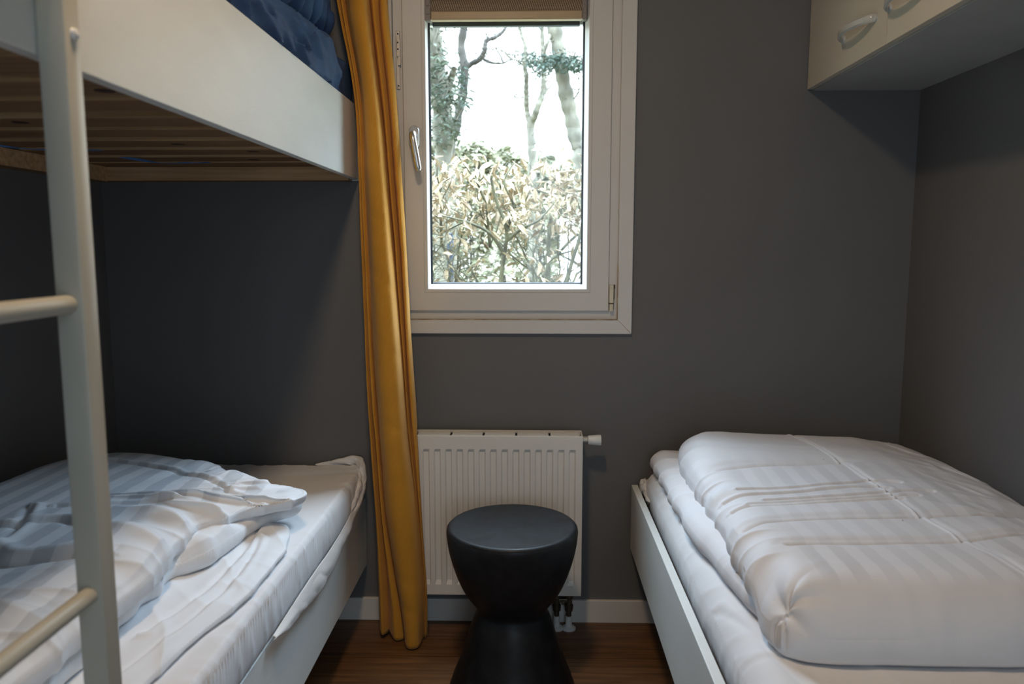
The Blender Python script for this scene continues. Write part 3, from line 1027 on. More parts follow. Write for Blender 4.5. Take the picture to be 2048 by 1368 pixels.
# ------------------------------------------------------------------ bunk bed (upper) with slats
BX = -0.495
BY0 = 0.18
bunk = empty('bunk_bed', ((XL + BX) / 2, (BY0 + D) / 2, 1.315), 'white-sided upper bunk with pine slats, fixed between the walls above the left bed', 'bed')
MB().box(BX - 0.018, BX, BY0, D - 0.007, 1.315, 1.520, 0.0012).build('side_board', M['lam'], bunk)
MB().box(BX - 0.018, BX + 0.0005, D - 0.0068, D, 1.312, 1.522).build('end_strip', M['lam_edge'], bunk)
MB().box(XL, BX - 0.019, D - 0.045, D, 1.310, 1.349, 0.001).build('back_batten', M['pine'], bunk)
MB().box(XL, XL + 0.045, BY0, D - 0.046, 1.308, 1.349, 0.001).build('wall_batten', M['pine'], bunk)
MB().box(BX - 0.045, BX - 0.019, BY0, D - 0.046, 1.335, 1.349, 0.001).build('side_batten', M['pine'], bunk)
ysl = [1.960, 1.811, 1.663, 1.507, 1.371, 1.211, 1.075, 0.935, 0.795, 0.655, 0.515, 0.375, 0.235]
knots = []
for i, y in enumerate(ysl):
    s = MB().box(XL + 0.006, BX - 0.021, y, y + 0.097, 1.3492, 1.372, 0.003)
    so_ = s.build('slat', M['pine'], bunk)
    ks = MB()
    for (kx, ky) in {0: [(-0.72, 0.05)], 1: [(-0.66, 0.03)], 2: [(-0.78, 0.05)], 4: [(-0.93, 0.04)], 5: [(-1.10, 0.06)], 6: [(-0.62, 0.06)]}.get(i, []):
        ks.lathe([(0, 0), (0.015, 0), (0.014, 0.0006), (0, 0.0006)], (kx, y + ky, 1.3488), 12)
    if ks.v:
        ks.build('knot', M['knot'], so_)
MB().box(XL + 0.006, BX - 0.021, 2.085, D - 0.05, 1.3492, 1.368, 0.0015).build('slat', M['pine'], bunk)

# upper mattress, in dark blue
um = slab('mattress', rrect(XL + 0.01, BX - 0.026, 0.22, 2.20, 0.05), ((-0.88, 0.6), (-0.88, 1.9)), 1.373, 0.12, 0.03, M['blue'], N=400, K=40)
tag(um, 'dark blue covered mattress lying on the slats of the upper bunk', 'mattress')
# ribbons of the blue cover showing under the slats
for (pts, wd) in (([(-0.530, 1.44, 1.345), (-0.538, 1.50, 1.338), (-0.53, 1.56, 1.337), (-0.525, 1.60, 1.332), (-0.533, 1.66, 1.3265)], 0.006), ([(-0.524, 1.83, 1.345), (-0.530, 1.86, 1.334), (-0.526, 1.89, 1.333)], 0.008), ([(-1.19, 1.60, 1.347), (-1.15, 1.66, 1.340), (-1.08, 1.72, 1.338), (-1.00, 1.79, 1.346)], 0.012), ([(-1.02, 1.93, 1.345), (-0.96, 1.98, 1.338), (-0.90, 2.02, 1.340), (-0.86, 2.06, 1.347)], 0.009)):
    P, _ = smooth_poly(pts, 24, False)
    vs, fs = [], []
    for i, p in enumerate(P):
        tw = 0.5 + 0.5 * math.sin(i * 0.5)
        vs += [(p[0] - wd * 0.6, p[1] - wd * 0.5, p[2]), (p[0] + wd * 0.6, p[1] + wd * 0.5, p[2] + 0.003 * tw), (p[0] + wd * 0.6, p[1] + wd * 0.5, p[2] + 0.003 * tw + 0.0015), (p[0] - wd * 0.6, p[1] - wd * 0.5, p[2] + 0.0015)]
    for i in range(len(P) - 1):
        for k in range(4):
            fs.append((4 * i + k, 4 * i + (k + 1) % 4, 4 * i + 4 + (k + 1) % 4, 4 * i + 4 + k))
    fs += [(0, 1, 2, 3), (4 * len(P) - 4, 4 * len(P) - 3, 4 * len(P) - 2, 4 * len(P) - 1)]
    MB().add(vs, fs).build('cover_ribbon', M['bluetie'], um, True, 50)

# blue duvet rolled up against the side board (a long sagging roll, rounded end at the wall)
def roll(name, path, rad, mat, disp, squash=1.0, n=120, m=260, parent=None):
    P, s = smooth_poly(path, m, False)
    rad = np.interp(np.linspace(0, 1, m), np.linspace(0, 1, len(rad)), rad)
    # round both ends
    Ltot = s[-1]
    endr = np.sqrt(np.clip(1 - (1 - np.clip(np.minimum(s, Ltot - s) / 0.06, 0, 1)) ** 2, 0.0004, 1))
    t = np.gradient(P, axis=0)
    t /= np.linalg.norm(t, axis=1, keepdims=True)
    side = np.cross(t, [0, 0, 1.0])
    side /= np.linalg.norm(side, axis=1, keepdims=True)
    upv = np.cross(side, t)
    th = np.linspace(0, 2 * PI, n, endpoint=False)
    TH, S = np.meshgrid(th, s)
    r = (rad * endr)[:, None] + disp(TH, S) * endr[:, None]
    V = P[:, None] + side[:, None] * (np.cos(TH) * r)[..., None] + upv[:, None] * (np.sin(TH) * r * squash)[..., None]
    idx = np.arange(m * n).reshape(m, n)
    a, b_ = idx[:-1], idx[1:]
    F = np.stack([a, np.roll(a, -1, 1), np.roll(b_, -1, 1), b_], 2).reshape(-1, 4)
    return V, F

def bdisp(TH, S):
    c = np.cos(TH) * 0.9
    return 0.030 * fbm(S / 0.16 + 7, TH * 0.9, 5, 3) + 0.026 * (ridge(S, TH * 0.07, 1.15, 0.045, 5.0, 9, 1.7) - 0.4) + 0.020 * (ridge(S, TH * 0.07, 0.85, 0.09, 4.0, 19, 2.0) - 0.3)
V, F = roll('blue_duvet', [(-0.575, 0.30, 1.560), (-0.575, 0.8, 1.560), (-0.572, 1.3, 1.560), (-0.570, 1.7, 1.560), (-0.563, 2.0, 1.560), (-0.558, 2.15, 1.560), (-0.555, 2.222, 1.550)], [0.072, 0.073, 0.072, 0.074, 0.074, 0.074, 0.070], M['blue'], bdisp, 1.0)
V[..., 2] = np.maximum(V[..., 2], 1.489)
V[..., 0] = np.where(V[..., 2] < 1.5215, np.minimum(V[..., 0], -0.5165), np.minimum(V[..., 0], -0.490))
V[..., 1] = np.minimum(V[..., 1], D - 0.004)
V[..., 0] = np.where(V[..., 1] > 2.04, np.minimum(V[..., 0], -0.503), V[..., 0])
bd = mkobj('blue_duvet', V.reshape(-1, 3), F, M['blue'], None, smooth=True)
tag(bd, 'navy blue duvet bunched along the top edge of the upper bunk board', 'duvet')

def pdisp(TH, S):
    g = 0.5 + 0.5 * np.sin(S / 0.011 * 1.0 + 3.0 * np.sin(TH * 1.0 + 1) + 6 * fbm(S / 0.08, TH * 0.8, 41, 3))
    return 0.017 * g * (0.35 + vn(S / 0.05, TH * 1.2, 43)) + 0.012 * fbm(S / 0.15, TH, 45, 3)
V, F = roll('blue_bolster', [(-0.640, 1.15, 1.73), (-0.640, 1.5, 1.735), (-0.632, 1.75, 1.740), (-0.630, 2.0, 1.742), (-0.630, 2.165, 1.740)], [0.09, 0.096, 0.098, 0.098, 0.090], M['blue'], pdisp, 0.95)
V[..., 2] = np.maximum(V[..., 2], 1.60)
V[..., 1] = np.minimum(V[..., 1], D - 0.004)
bb = mkobj('blue_bolster', V.reshape(-1, 3), F, M['blue'], None, smooth=True)
tag(bb, 'gathered navy blue rolled blanket lying on top of the bunched blue duvet', 'blanket')

# ladder hooked on the bunk board
lad = empty('bunk_ladder', (-0.481, 0.62, 0), 'cream wooden ladder with round rungs standing against the upper bunk board', 'ladder')
for y0 in (0.784, 0.405):
    p = MB().box(-0.4965 + 0.0018, -0.4645, y0, y0 + 0.0285, 0.0, 1.72, 0.004).build('pole', M['rungp'], lad, True, 40)
    for z in (1.338,):
        MB().lathe([(0, 0), (0.0062, 0), (0.0055, 0.003), (0.003, 0.0045), (0, 0.0048)], (-0.4645, y0 + 0.0145, z), 20, 'x').build('bolt_cap', M['knob'], p, True, 40)
for z in (0.749 - 0.3165, 0.749, 1.0655, 1.382, 1.66, 0.12):
    MB().tube([(-0.480, 0.431, z), (-0.480, 0.786, z)], 0.0098, 18).build('rung', M['rungp'], lad, True, 50)

# ------------------------------------------------------------------ lower left bed
bedl = empty('bed_frame', ((XL + BX) / 2, (BY0 + D) / 2, 0), 'white bed frame along the left wall under the upper bunk', 'bed', None)
MB().box(BX - 0.018, BX, BY0, D - 0.013, 0.178, 0.384, 0.0012).build('side_rail', M['lam'], bedl)
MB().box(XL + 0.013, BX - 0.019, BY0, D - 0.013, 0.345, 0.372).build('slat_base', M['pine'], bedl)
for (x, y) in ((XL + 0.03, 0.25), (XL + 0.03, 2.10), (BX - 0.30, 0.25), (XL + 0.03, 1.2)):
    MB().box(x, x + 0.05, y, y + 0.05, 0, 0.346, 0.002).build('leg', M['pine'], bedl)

def mat_disp(seed, amp=1.0):
    def f(x, y, z, d, s):
        w = amp * (0.006 * fbm(x / 0.3, y / 0.4, seed, 3) + 0.0018 * (ridge(x, y, 0.3, 0.09, 4, seed + 2, 3) - .3))
        e = np.exp(-(d / 0.03) ** 2)
        w += amp * 0.0035 * e * (ridge(s, z * 1.0, 0.25, 0.03, 6, seed + 8, 2) - 0.4)
        return w
    return f
ml = slab('mattress', rrect(XL + 0.014, -0.489, 0.22, 2.204, 0.035),
          ((-0.87, 0.6), (-0.87, 1.85)), 0.3865, 0.100, 0.016, M['sheet'], N=900, K=100, disp=mat_disp(3), belly=0.45)
tag(ml, 'mattress in a smooth white fitted sheet on the lower left bed', 'mattress')

# loose elastic hem of the sheet hanging over the rail
def hem(path, low, name, parent, mat, seed=0, m=220, n=26, out=0.006):
    P, s = smooth_poly(path, m, False)
    Lw = np.interp(np.linspace(0, 1, m), np.linspace(0, 1, len(low)), low)
    V, UV = [], []
    for j in range(n):
        v = j / (n - 1)
        off = out * math.sin(v * PI * 0.8) + 0.003
        wob = 0.012 * fbm(s / 0.11 + 0.6 * v, s * 0 + v * 1.2, seed, 2) * (0.3 + v)
        x = P[:, 0] + off + np.abs(wob)
        y = P[:, 1] + 0.004 * np.sin(s * 18 + v * 3) * v
        z = P[:, 2] * (1 - v) + Lw * v + 0.0025 * np.sin(s * 23) * v
        V.append(np.column_stack([x, y, z]))
        UV.append(np.column_stack([s, np.full(m, v)]))
    V = np.array(V)
    idx = np.arange(n * m).reshape(n, m)
    F = np.stack([idx[:-1, :-1], idx[1:, :-1], idx[1:, 1:], idx[:-1, 1:]], 2).reshape(-1, 4)
    o = mkobj(name, V.reshape(-1, 3), F, mat, parent, smooth=True, uvs=np.array(UV).reshape(-1, 2))
    sm = o.modifiers.new('thickness', 'SOLIDIFY')
    sm.thickness = 0.0015
    sm.offset = 1
    return o
hem([(-0.490, 2.16, 0.455), (-0.490, 2.05, 0.425), (-0.489, 1.90, 0.405), (-0.488, 1.75, 0.402), (-0.488, 1.60, 0.404), (-0.488, 1.46, 0.402), (-0.490, 1.36, 0.398)],
    [0.415, 0.400, 0.372, 0.355, 0.347, 0.350, 0.368, 0.392], 'sheet_hem', ml, M['hem'], 5)
# bunched corner of the sheet at the wall
def cdisp(TH, S):
    return 0.0035 * 2 * fbm(S / 0.03 + 3, TH * 0.8, 55, 3) + 0.003 * (ridge(S, TH * 0.03, 0.9, 0.03, 3, 57, 1.5) - 0.4)
for path_, rad_ in (([(-0.64, 2.196, 0.487), (-0.59, 2.200, 0.492), (-0.545, 2.203, 0.498), (-0.512, 2.198, 0.497), (-0.496, 2.172, 0.484), (-0.486, 2.13, 0.452), (-0.485, 2.08, 0.420), (-0.487, 2.00, 0.404)], [0.004, 0.007, 0.011, 0.012, 0.012, 0.010, 0.009, 0.005]),
                    ([(-0.530, 2.190, 0.489), (-0.503, 2.165, 0.480), (-0.492, 2.12, 0.463), (-0.489, 2.06, 0.440), (-0.489, 1.98, 0.412)], [0.005, 0.010, 0.010, 0.008, 0.004])):
    V, F = roll('sheet_corner', path_, rad_, M['hem'], cdisp, 1.25, 40, 160)
    V[..., 1] = np.minimum(V[..., 1], D - 0.003)
    mkobj('sheet_corner', V.reshape(-1, 3), F, M['hem'], ml, smooth=True)

# duvet on the left bed: three loose layers
def L3(x, y, z, d, s):
    w = 0.010 * fbm(x / 0.12, y / 0.18, 71, 4)
    w += 0.0045 * (ridge(x, y, 0.5, 0.06, 5, 73, 3) - .3)
    w += 0.004 * np.exp(-((d - 0.03) / 0.05) ** 2) * (ridge(s, d, 0.0, 0.06, 3, 77, 1.5) - 0.4)
    w += crease(x, y, [(-0.60, 1.62), (-0.585, 1.45), (-0.59, 1.30), (-0.62, 1.15)], 0.006, 0.008, 1.0)
    w += crease(x, y, [(-0.575, 1.55), (-0.555, 1.40), (-0.560, 1.25), (-0.60, 1.02)], 0.004, 0.006, 1.0)
    return w
dl = empty('duvet', (-0.9, 1.0, 0.487), 'rumpled white striped duvet heaped in folds on the lower left bed', 'duvet')
base = 0.4872
slab('lower_fold', [(-0.60, 1.655), (-0.556, 1.655), (-0.532, 1.615), (-0.514, 1.54), (-0.508, 1.46), (-0.510, 1.34), (-0.522, 1.25), (-0.538, 1.17), (-0.550, 1.08), (-0.553, 0.95), (-0.555, 0.7), (-0.560, 0.36), (-0.75, 0.33), (-1.1, 0.33), (-1.18, 0.36), (-1.19, 0.9), (-1.18, 1.5), (-0.9, 1.68)],
     ((-0.86, 0.6), (-0.86, 1.35)), base, 0.026, 0.035, M['linenL'], dl, N=1000, K=150, disp=L3, wav=0.004, seed=4)
def gl(seed, wl, sharp=1.05):
    def g(x, y, s):
        side = np.clip((x + 0.84) / 0.12, 0, 1) * np.clip((y - 0.3) / 0.1, 0, 1)
        r = (1 - np.abs(2 * vn(s / wl, s * 0 + 0.3, seed) - 1)) ** sharp
        r2 = vn(s / (wl * 0.45), s * 0 + 0.7, seed + 1)
        return side * (0.85 * r + 0.40 * r2 - 0.55)
    return g
def L2f(x, y, z, d, s):
    w = 0.012 * fbm(x / 0.10, y / 0.14, 81, 4)
    return w
def rim_from(xy_out):
    return xy_out
slab('middle_fold', [(-0.63, 1.735), (-0.575, 1.745), (-0.546, 1.715), (-0.552, 1.665), (-0.577, 1.635), (-0.592, 1.59), (-0.597, 1.53), (-0.615, 1.487), (-0.618, 1.44), (-0.640, 1.375), (-0.655, 1.34), (-0.650, 1.28), (-0.668, 1.24), (-0.660, 1.14), (-0.655, 1.0), (-0.66, 0.7), (-0.68, 0.42), (-0.9, 0.38), (-1.15, 0.40), (-1.19, 0.9), (-1.18, 1.5), (-1.0, 1.78), (-0.8, 1.77)],
     ((-0.90, 0.7), (-0.88, 1.40)), base + 0.024, 0.052, 0.05, M['linenL'], dl, N=1000, K=140, disp=L2f, wav=0.004, seed=14, belly=0.4, gath=gl(87, 0.085), gout=0.024, gup=0.030, glen=0.09, under=0.4)
def ztopL(x, y):
    z = 0.612 + 0.022 * np.exp(-(((x + 0.95) / 0.25) ** 2 + ((y - 1.45) / 0.5) ** 2)) + 0.012 * np.exp(-(((x + 0.75) / 0.15) ** 2 + ((y - 1.0) / 0.3) ** 2))
    # slopes gently down towards its outer tip
    z = z - 0.030 * np.clip((x + 0.72) / 0.2, 0, 1)
    return z
def L1(x, y, z, d, s):
    edge = np.clip((x + 0.80) / 0.10, 0, 1)                       # only the free side towards the room puckers
    w = 0.010 * fbm(x / 0.17, y / 0.25, 91, 4)
    w += 0.011 * edge * np.exp(-((d - 0.05) / 0.07) ** 2) * (ridge(s + 0.7 * d, d * 0.35, 0.0, 0.040, 3, 97, 1.2) - 0.45)
    w += 0.003 * (ridge(x, y, 1.35, 0.09, 4.0, 109, 1.4) - 0.45) * np.clip((1.62 - y) / 0.2, 0, 1)
    w += 0.0028 * edge * np.exp(-((d - 0.004) / 0.003) ** 2)
    w += crease(x, y, [(-1.02, 1.74), (-0.902, 1.707), (-0.80, 1.66), (-0.731, 1.628), (-0.62, 1.575)], 0.005, 0.007, 0.9)
    w += crease(x, y, [(-0.90, 1.39), (-0.80, 1.42), (-0.72, 1.46)], 0.004, 0.006, 0.9)
    w += crease(x, y, [(-1.12, 1.30), (-0.95, 1.29), (-0.86, 1.32), (-0.82, 1.30)], 0.007, 0.009, 0.9)
    w += crease(x, y, [(-1.05, 1.14), (-0.90, 1.17), (-0.83, 1.14), (-0.72, 1.17)], 0.011, 0.014, 0.9)
    w += crease(x, y, [(-0.95, 1.38), (-0.90, 1.26), (-0.89, 1.15)], 0.006, 0.009, 0.9)
    near = np.clip((1.15 - y) / 0.3, 0, 1)
    w += near * 0.026 * (ridge(x, y, 0.9, 0.10, 3.0, 103, 1.4) - 0.4)
    w += near * 0.010 * (ridge(x, y, 1.9, 0.07, 3.0, 107, 2.5) - 0.3)
    return w
def strL(x, y, d):
    e = np.clip((d - np.interp(y, [1.0, 1.3], [0.015, 0.055])) / 0.02, 0, 1)
    far = np.clip((-0.66 - x) / 0.02, 0, 1)
    return np.where(y < 1.5, e * 1.0, np.clip((d - 0.03) / 0.02, 0, 1)) * 0.9 + 0 * far
slab('top_fold', [(-0.60, 1.695), (-0.54, 1.700), (-0.508, 1.668), (-0.517, 1.632), (-0.545, 1.602), (-0.585, 1.575), (-0.606, 1.545), (-0.622, 1.49), (-0.655, 1.44), (-0.652, 1.40), (-0.656, 1.35), (-0.650, 1.29), (-0.643, 1.23), (-0.634, 1.165), (-0.640, 1.08), (-0.645, 0.95), (-0.66, 0.7), (-0.70, 0.46), (-0.9, 0.42), (-1.12, 0.44), (-1.19, 0.6), (-1.205, 1.0), (-1.205, 1.5), (-1.17, 1.80), (-1.05, 1.885), (-0.93, 1.88), (-0.80, 1.82), (-0.70, 1.765)],
     ((-0.93, 0.8), (-0.90, 1.45)), base + 0.060, 0.075, 0.085, M['linenL'], dl, N=1300, K=230, ztop=ztopL, disp=L1, stripe=strL, wav=0.004, seed=24, belly=0.30, gath=gl(97, 0.105), gout=0.020, gup=0.046, glen=0.125, under=0.35)

# ------------------------------------------------------------------ right bed
RX = 0.2935
bedr = empty('bed_frame', ((XR + RX) / 2, (BY0 + D) / 2, 0), 'white bed frame along the right wall beneath the wall cabinet', 'bed', None)
MB().box(RX, RX + 0.018, BY0, D - 0.013, 0.236, 0.431, 0.0012).build('side_rail', M['lam'], bedr)
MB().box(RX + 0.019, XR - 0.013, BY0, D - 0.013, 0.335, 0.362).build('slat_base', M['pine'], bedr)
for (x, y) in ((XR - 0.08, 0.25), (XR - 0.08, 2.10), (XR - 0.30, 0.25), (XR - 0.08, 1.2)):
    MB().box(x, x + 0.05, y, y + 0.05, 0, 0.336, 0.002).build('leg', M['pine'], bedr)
def mr_disp(x, y, z, d, s):
    w = 0.005 * fbm(x / 0.25, y / 0.3, 203, 3)
    side = np.clip((0.40 - x) / 0.05, 0, 1)
    w += side * 0.0024 * (ridge(y + 0.6 * z, z, 0.0, 0.045, 4, 207, 1.6) - 0.4)
    w += crease(x, y, [(0.335, 1.33), (0.365, 1.22), (0.40, 1.05), (0.47, 0.9)], 0.0025, 0.008, 0.8)
    w += crease(x, y, [(0.325, 1.15), (0.37, 1.14), (0.43, 1.16)], 0.0015, 0.006, 0.8)
    w += 0.0020 * (ridge(x, y, 0.6, 0.10, 5, 213, 3) - 0.3)
    return w
mrr = slab('mattress', rrect(0.326, XR - 0.016, 0.22, 2.200, 0.055),
           ((0.70, 0.6), (0.70, 1.85)), 0.3625, 0.130, 0.05, M['sheet'], N=900, K=120, disp=mr_disp, belly=0.55)
tag(mrr, 'mattress in a creased white fitted sheet on the right bed', 'mattress')
# crumpled sheet corner at the wall
cor = MB()
def crumple(name, c, r, seed, parent, mat):
    n, m_ = 40, 28
    th = np.linspace(0, 2 * PI, n, endpoint=False)
    ph = np.linspace(0.02, PI - 0.02, m_)
    TH, PH = np.meshgrid(th, ph)
    rr = 1 + 0.9 * fbm(TH * 1.0 + 5, PH * 1.8, seed, 3) + 0.35 * (ridge(TH * 0.2, PH * 0.2, 0.8, 0.12, 3, seed + 3, 2) - 0.4)
    # close the seam
    wgt = np.clip(np.minimum(TH, 2 * PI - TH) / 0.6, 0, 1)
    rr = 1 + (rr - 1) * wgt
    V = np.stack([c[0] + r[0] * rr * np.sin(PH) * np.cos(TH), c[1] + r[1] * rr * np.sin(PH) * np.sin(TH), c[2] + r[2] * rr * np.cos(PH)], 2)
    V[..., 1] = np.minimum(V[..., 1], D - 0.003)
    idx = np.arange(n * m_).reshape(m_, n)
    a, b_ = idx[:-1], idx[1:]
    F = np.stack([a, np.roll(a, -1, 1), np.roll(b_, -1, 1), b_], 2).reshape(-1, 4)
    return mkobj(name, V.reshape(-1, 3), F, mat, parent, smooth=True)
crumple('sheet_corner', (0.328, 2.165, 0.435), (0.014, 0.035, 0.022), 301, mrr, M['hem'])
crumple('sheet_corner', (0.330, 2.11, 0.428), (0.012, 0.04, 0.014), 305, mrr, M['hem'])
crumple('sheet_corner', (1.03, 2.185, 0.540), (0.030, 0.022, 0.020), 307, mrr, M['hem'])

dr = empty('duvet', (0.72, 1.6, 0.49), 'neatly folded white striped duvet lying thick on the right bed', 'duvet')
def R2(x, y, z, d, s):
    left = np.clip((0.50 - x) / 0.06, 0, 1)
    w = 0.008 * fbm(x / 0.12, y / 0.16, 221, 4)
    w += left * 0.009 * (ridge(y + 0.3 * d, d * 0.3, 0.0, 0.075, 3, 223, 1.5) - 0.4) * np.exp(-((d - .02) / 0.09) ** 2)
    return w
slab('lower_fold', [(0.345, 2.16), (0.336, 2.08), (0.334, 1.95), (0.334, 1.80), (0.338, 1.64), (0.350, 1.49), (0.362, 1.38), (0.374, 1.28), (0.390, 1.225), (0.425, 1.195), (0.47, 1.185), (0.56, 1.18), (0.75, 1.18), (0.95, 1.18), (1.02, 1.19), (1.052, 1.24), (1.055, 1.6), (1.052, 2.05), (1.0, 2.15), (0.8, 2.17), (0.5, 2.18), (0.38, 2.185)],
     ((0.70, 1.45), (0.70, 1.85)), 0.4925, 0.058, 0.045, M['linenR'], dr, N=1100, K=110, disp=R2, wav=0.004, seed=33, belly=0.42)
def ztopR(x, y):
    z = 0.612 + 0.016 * np.exp(-(((x - 0.47) / 0.13) ** 2 + ((y - 1.95) / 0.2) ** 2)) + 0.008 * np.exp(-(((x - 0.75) / 0.2) ** 2 + ((y - 1.9) / 0.25) ** 2))
    z = z - 0.022 * np.clip((x - 0.86) / 0.2, 0, 1)
    z = z + 0.006 * np.clip((1.5 - y) / 0.3, 0, 1)
    return z
def R1(x, y, z, d, s):
    w = 0.010 * fbm(x / 0.22, y / 0.22, 231, 4)
    left = np.clip((0.47 - x) / 0.06, 0, 1)
    w += left * 0.006 * (ridge(y, d * 0.3, 0.0, 0.055, 4, 233, 2.2) - 0.4) * np.exp(-(d / 0.06) ** 2)
    sx = np.interp(y, [1.10, 1.15, 1.338, 1.634, 1.98, 2.06], [0.776, 0.770, 0.754, 0.741, 0.715, 0.700]) + 0.004 * fbm(y / 0.12, y * 0, 235, 2)
    w += 0.0030 * np.exp(-((x - sx) / 0.0032) ** 2) - 0.0034 * np.exp(-((x - sx - 0.008) / 0.006) ** 2)
    w += crease(x, y, [(0.395, 1.385), (0.47, 1.415), (0.562, 1.437), (0.74, 1.450), (0.953, 1.467), (1.04, 1.47)], 0.0100, 0.009, -0.4)
    w += crease(x, y, [(0.442, 1.285), (0.602, 1.305), (0.741, 1.318), (0.876, 1.344), (1.0, 1.35)], 0.0095, 0.008, -0.4)
    w += crease(x, y, [(0.433, 1.745), (0.55, 1.772), (0.683, 1.789), (0.74, 1.79)], 0.0100, 0.011, -0.4)
    for k, yy in enumerate((1.500, 1.515, 1.540, 1.565, 1.60)):
        x0 = 0.40 + 0.04 * (k % 3)
        w += crease(x, y, [(x0, yy), (x0 + 0.12, yy + 0.018), (x0 + 0.3, yy + 0.040 + 0.004 * k), (x0 + 0.36, yy + 0.045)], 0.0034, 0.0042, 0.6)
    # net of small creases near the wall
    rw = np.clip((x - 0.86) / 0.1, 0, 1) * np.clip((y - 1.35) / 0.2, 0, 1)
    w += rw * 0.004 * (ridge(x, y, 0.5, 0.03, 3, 241, 2.0) - 0.3)
    front = np.clip((1.19 - y) / 0.06, 0, 1)
    w += front * 0.004 * fbm(x / 0.05, z / 0.08, 251, 3)
    # creases fanning out of the pinched front corner
    cxr, cyr = 0.385, 1.135
    an = np.arctan2(y - cyr, x - cxr + 1e-6) + 3.0 * (z - 0.56)
    rr_ = np.sqrt((x - cxr) ** 2 + (y - cyr) ** 2 + (z - 0.575) ** 2)
    w += 0.0075 * np.exp(-(rr_ / 0.085) ** 2) * (np.abs(np.sin(an * 4.0)) ** 1.3 - 0.5) - 0.010 * np.exp(-(rr_ / 0.022) ** 2)
    w += 0.0035 * (ridge(x, y, 1.45, 0.085, 5.0, 263, 1.6) - 0.4) * np.clip((x - 0.42) / 0.05, 0, 1)
    return w
def strR(x, y, d):
    a = np.clip((x - 0.44) / 0.03, 0, 1) * np.clip((d - 0.04) / 0.03, 0, 1)
    return a * np.clip((1.86 - y) / 0.2, 0.0, 1) * np.clip(0.55 + 1.4 * fbm(x / 0.2, y / 0.2, 261, 2), 0.25, 1)
slab('upper_fold', [(0.400, 2.06), (0.386, 1.98), (0.380, 1.86), (0.376, 1.62), (0.375, 1.50), (0.372, 1.36), (0.366, 1.24), (0.370, 1.165), (0.392, 1.118), (0.44, 1.100), (0.56, 1.098), (0.75, 1.100), (0.95, 1.104), (1.03, 1.12), (1.055, 1.17), (1.058, 1.6), (1.056, 1.95), (1.02, 2.06), (0.92, 2.10), (0.7, 2.125), (0.55, 2.14), (0.45, 2.13)],
     ((0.70, 1.42), (0.70, 1.82)), 0.535, 0.078, 0.075, M['linenR'], dr, N=1400, K=220, ztop=ztopR, disp=R1, stripe=strR, wav=0.002, seed=43, belly=0.35, zbf=lambda x, y: 0.535 - 0.040 * np.clip((1.24 - y) / 0.05, 0, 1) ** 1.0, gath=lambda x, y, s: np.clip((0.40 - x) / 0.03, 0, 1) * (vn(s / 0.05, s * 0, 61) - 0.5), gout=0.012, gup=0.018, glen=0.07, under=0.22)

# ------------------------------------------------------------------ wall cabinet on the right
CX, CZ = 0.757, 1.5545
cab = empty('wall_cabinet', ((CX + XR) / 2, 1.25, CZ), 'cream wall cabinet with clear plastic handles mounted high on the right wall', 'cabinet')
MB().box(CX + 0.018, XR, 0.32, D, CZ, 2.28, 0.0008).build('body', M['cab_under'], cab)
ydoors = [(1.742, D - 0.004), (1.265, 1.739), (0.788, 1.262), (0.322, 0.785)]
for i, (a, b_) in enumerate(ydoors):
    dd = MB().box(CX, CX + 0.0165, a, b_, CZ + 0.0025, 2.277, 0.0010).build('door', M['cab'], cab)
    # bow handle beside the seam of each pair of doors
    if i % 2 == 0:
        y1, y0 = a + 0.055, a + 0.232
    else:
        y0, y1 = b_ - 0.060, b_ - 0.010
        y0 = b_ - 0.187
    zc = 1.628
    hp = []
    for t in np.linspace(0, 1, 25):
        yy = y0 + (y1 - y0) * t
        bow = 0.030 * (math.sin(PI * t) ** 0.55)
        hp.append((CX - 0.002 - bow, yy, zc))
    vs, fs = [], []
    for (x, y, z) in hp:
        wz = 0.009
        vs += [(x, y, z - wz), (x - 0.004, y, z - wz * 0.6), (x - 0.004, y, z + wz * 0.6), (x, y, z + wz), (x + 0.003, y, z + wz * 0.5), (x + 0.003, y, z - wz * 0.5)]
    for k in range(len(hp) - 1):
        for q in range(6):
            fs.append((6 * k + q, 6 * k + (q + 1) % 6, 6 * k + 6 + (q + 1) % 6, 6 * k + 6 + q))
    fs += [tuple(range(6)), tuple(6 * len(hp) - 6 + q for q in range(6))]
    hm = MB().add(vs, fs)
    for yy in (y0, y1):
        hm.lathe([(0, 0), (0.010, 0), (0.009, -0.004), (0.005, -0.006), (0, -0.006)], (CX, yy, zc), 16, 'x')
    hm.build('handle', M['clear'], dd, True, 45)

# ------------------------------------------------------------------ ceiling lamp (the warm light of the room)
lamp = empty('ceiling_lamp', (LAMP[0], LAMP[1], ZC), 'round flush ceiling lamp with an opal glass shade over the bed gap', 'lamp')
MB().lathe([(0, 0), (0.11, 0), (0.11, -0.03), (0.10, -0.035), (0, -0.035)], (LAMP[0], LAMP[1], ZC), 40).build('lamp_base', M['white_paint'], lamp, True, 40)
opal = new_mat('opal_lamp_glass', (0.9, 0.85, 0.75), 0.3)
ob = opal.node_tree.nodes['Principled BSDF']
ob.inputs['Emission Color'].default_value = (1.0, 0.74, 0.48, 1)
ob.inputs['Emission Strength'].default_value = 2.0
MB().lathe([(0, -0.035), (0.098, -0.035), (0.100, -0.05), (0.090, -0.075), (0.06, -0.092), (0.02, -0.098), (0, -0.098)], (LAMP[0], LAMP[1], ZC), 40).build('lamp_shade', opal, lamp, True, 40)
ll = bpy.data.lights.new('lamp_light', 'AREA')
ll.shape = 'DISK'
ll.size = 0.20
ll.energy = LAMP_W
ll.color = (1.0, 0.73, 0.48)
lo = bpy.data.objects.new('lamp_light', ll)
COL.objects.link(lo)
lo.parent = lamp
lo.location = (0, 0, -0.105)

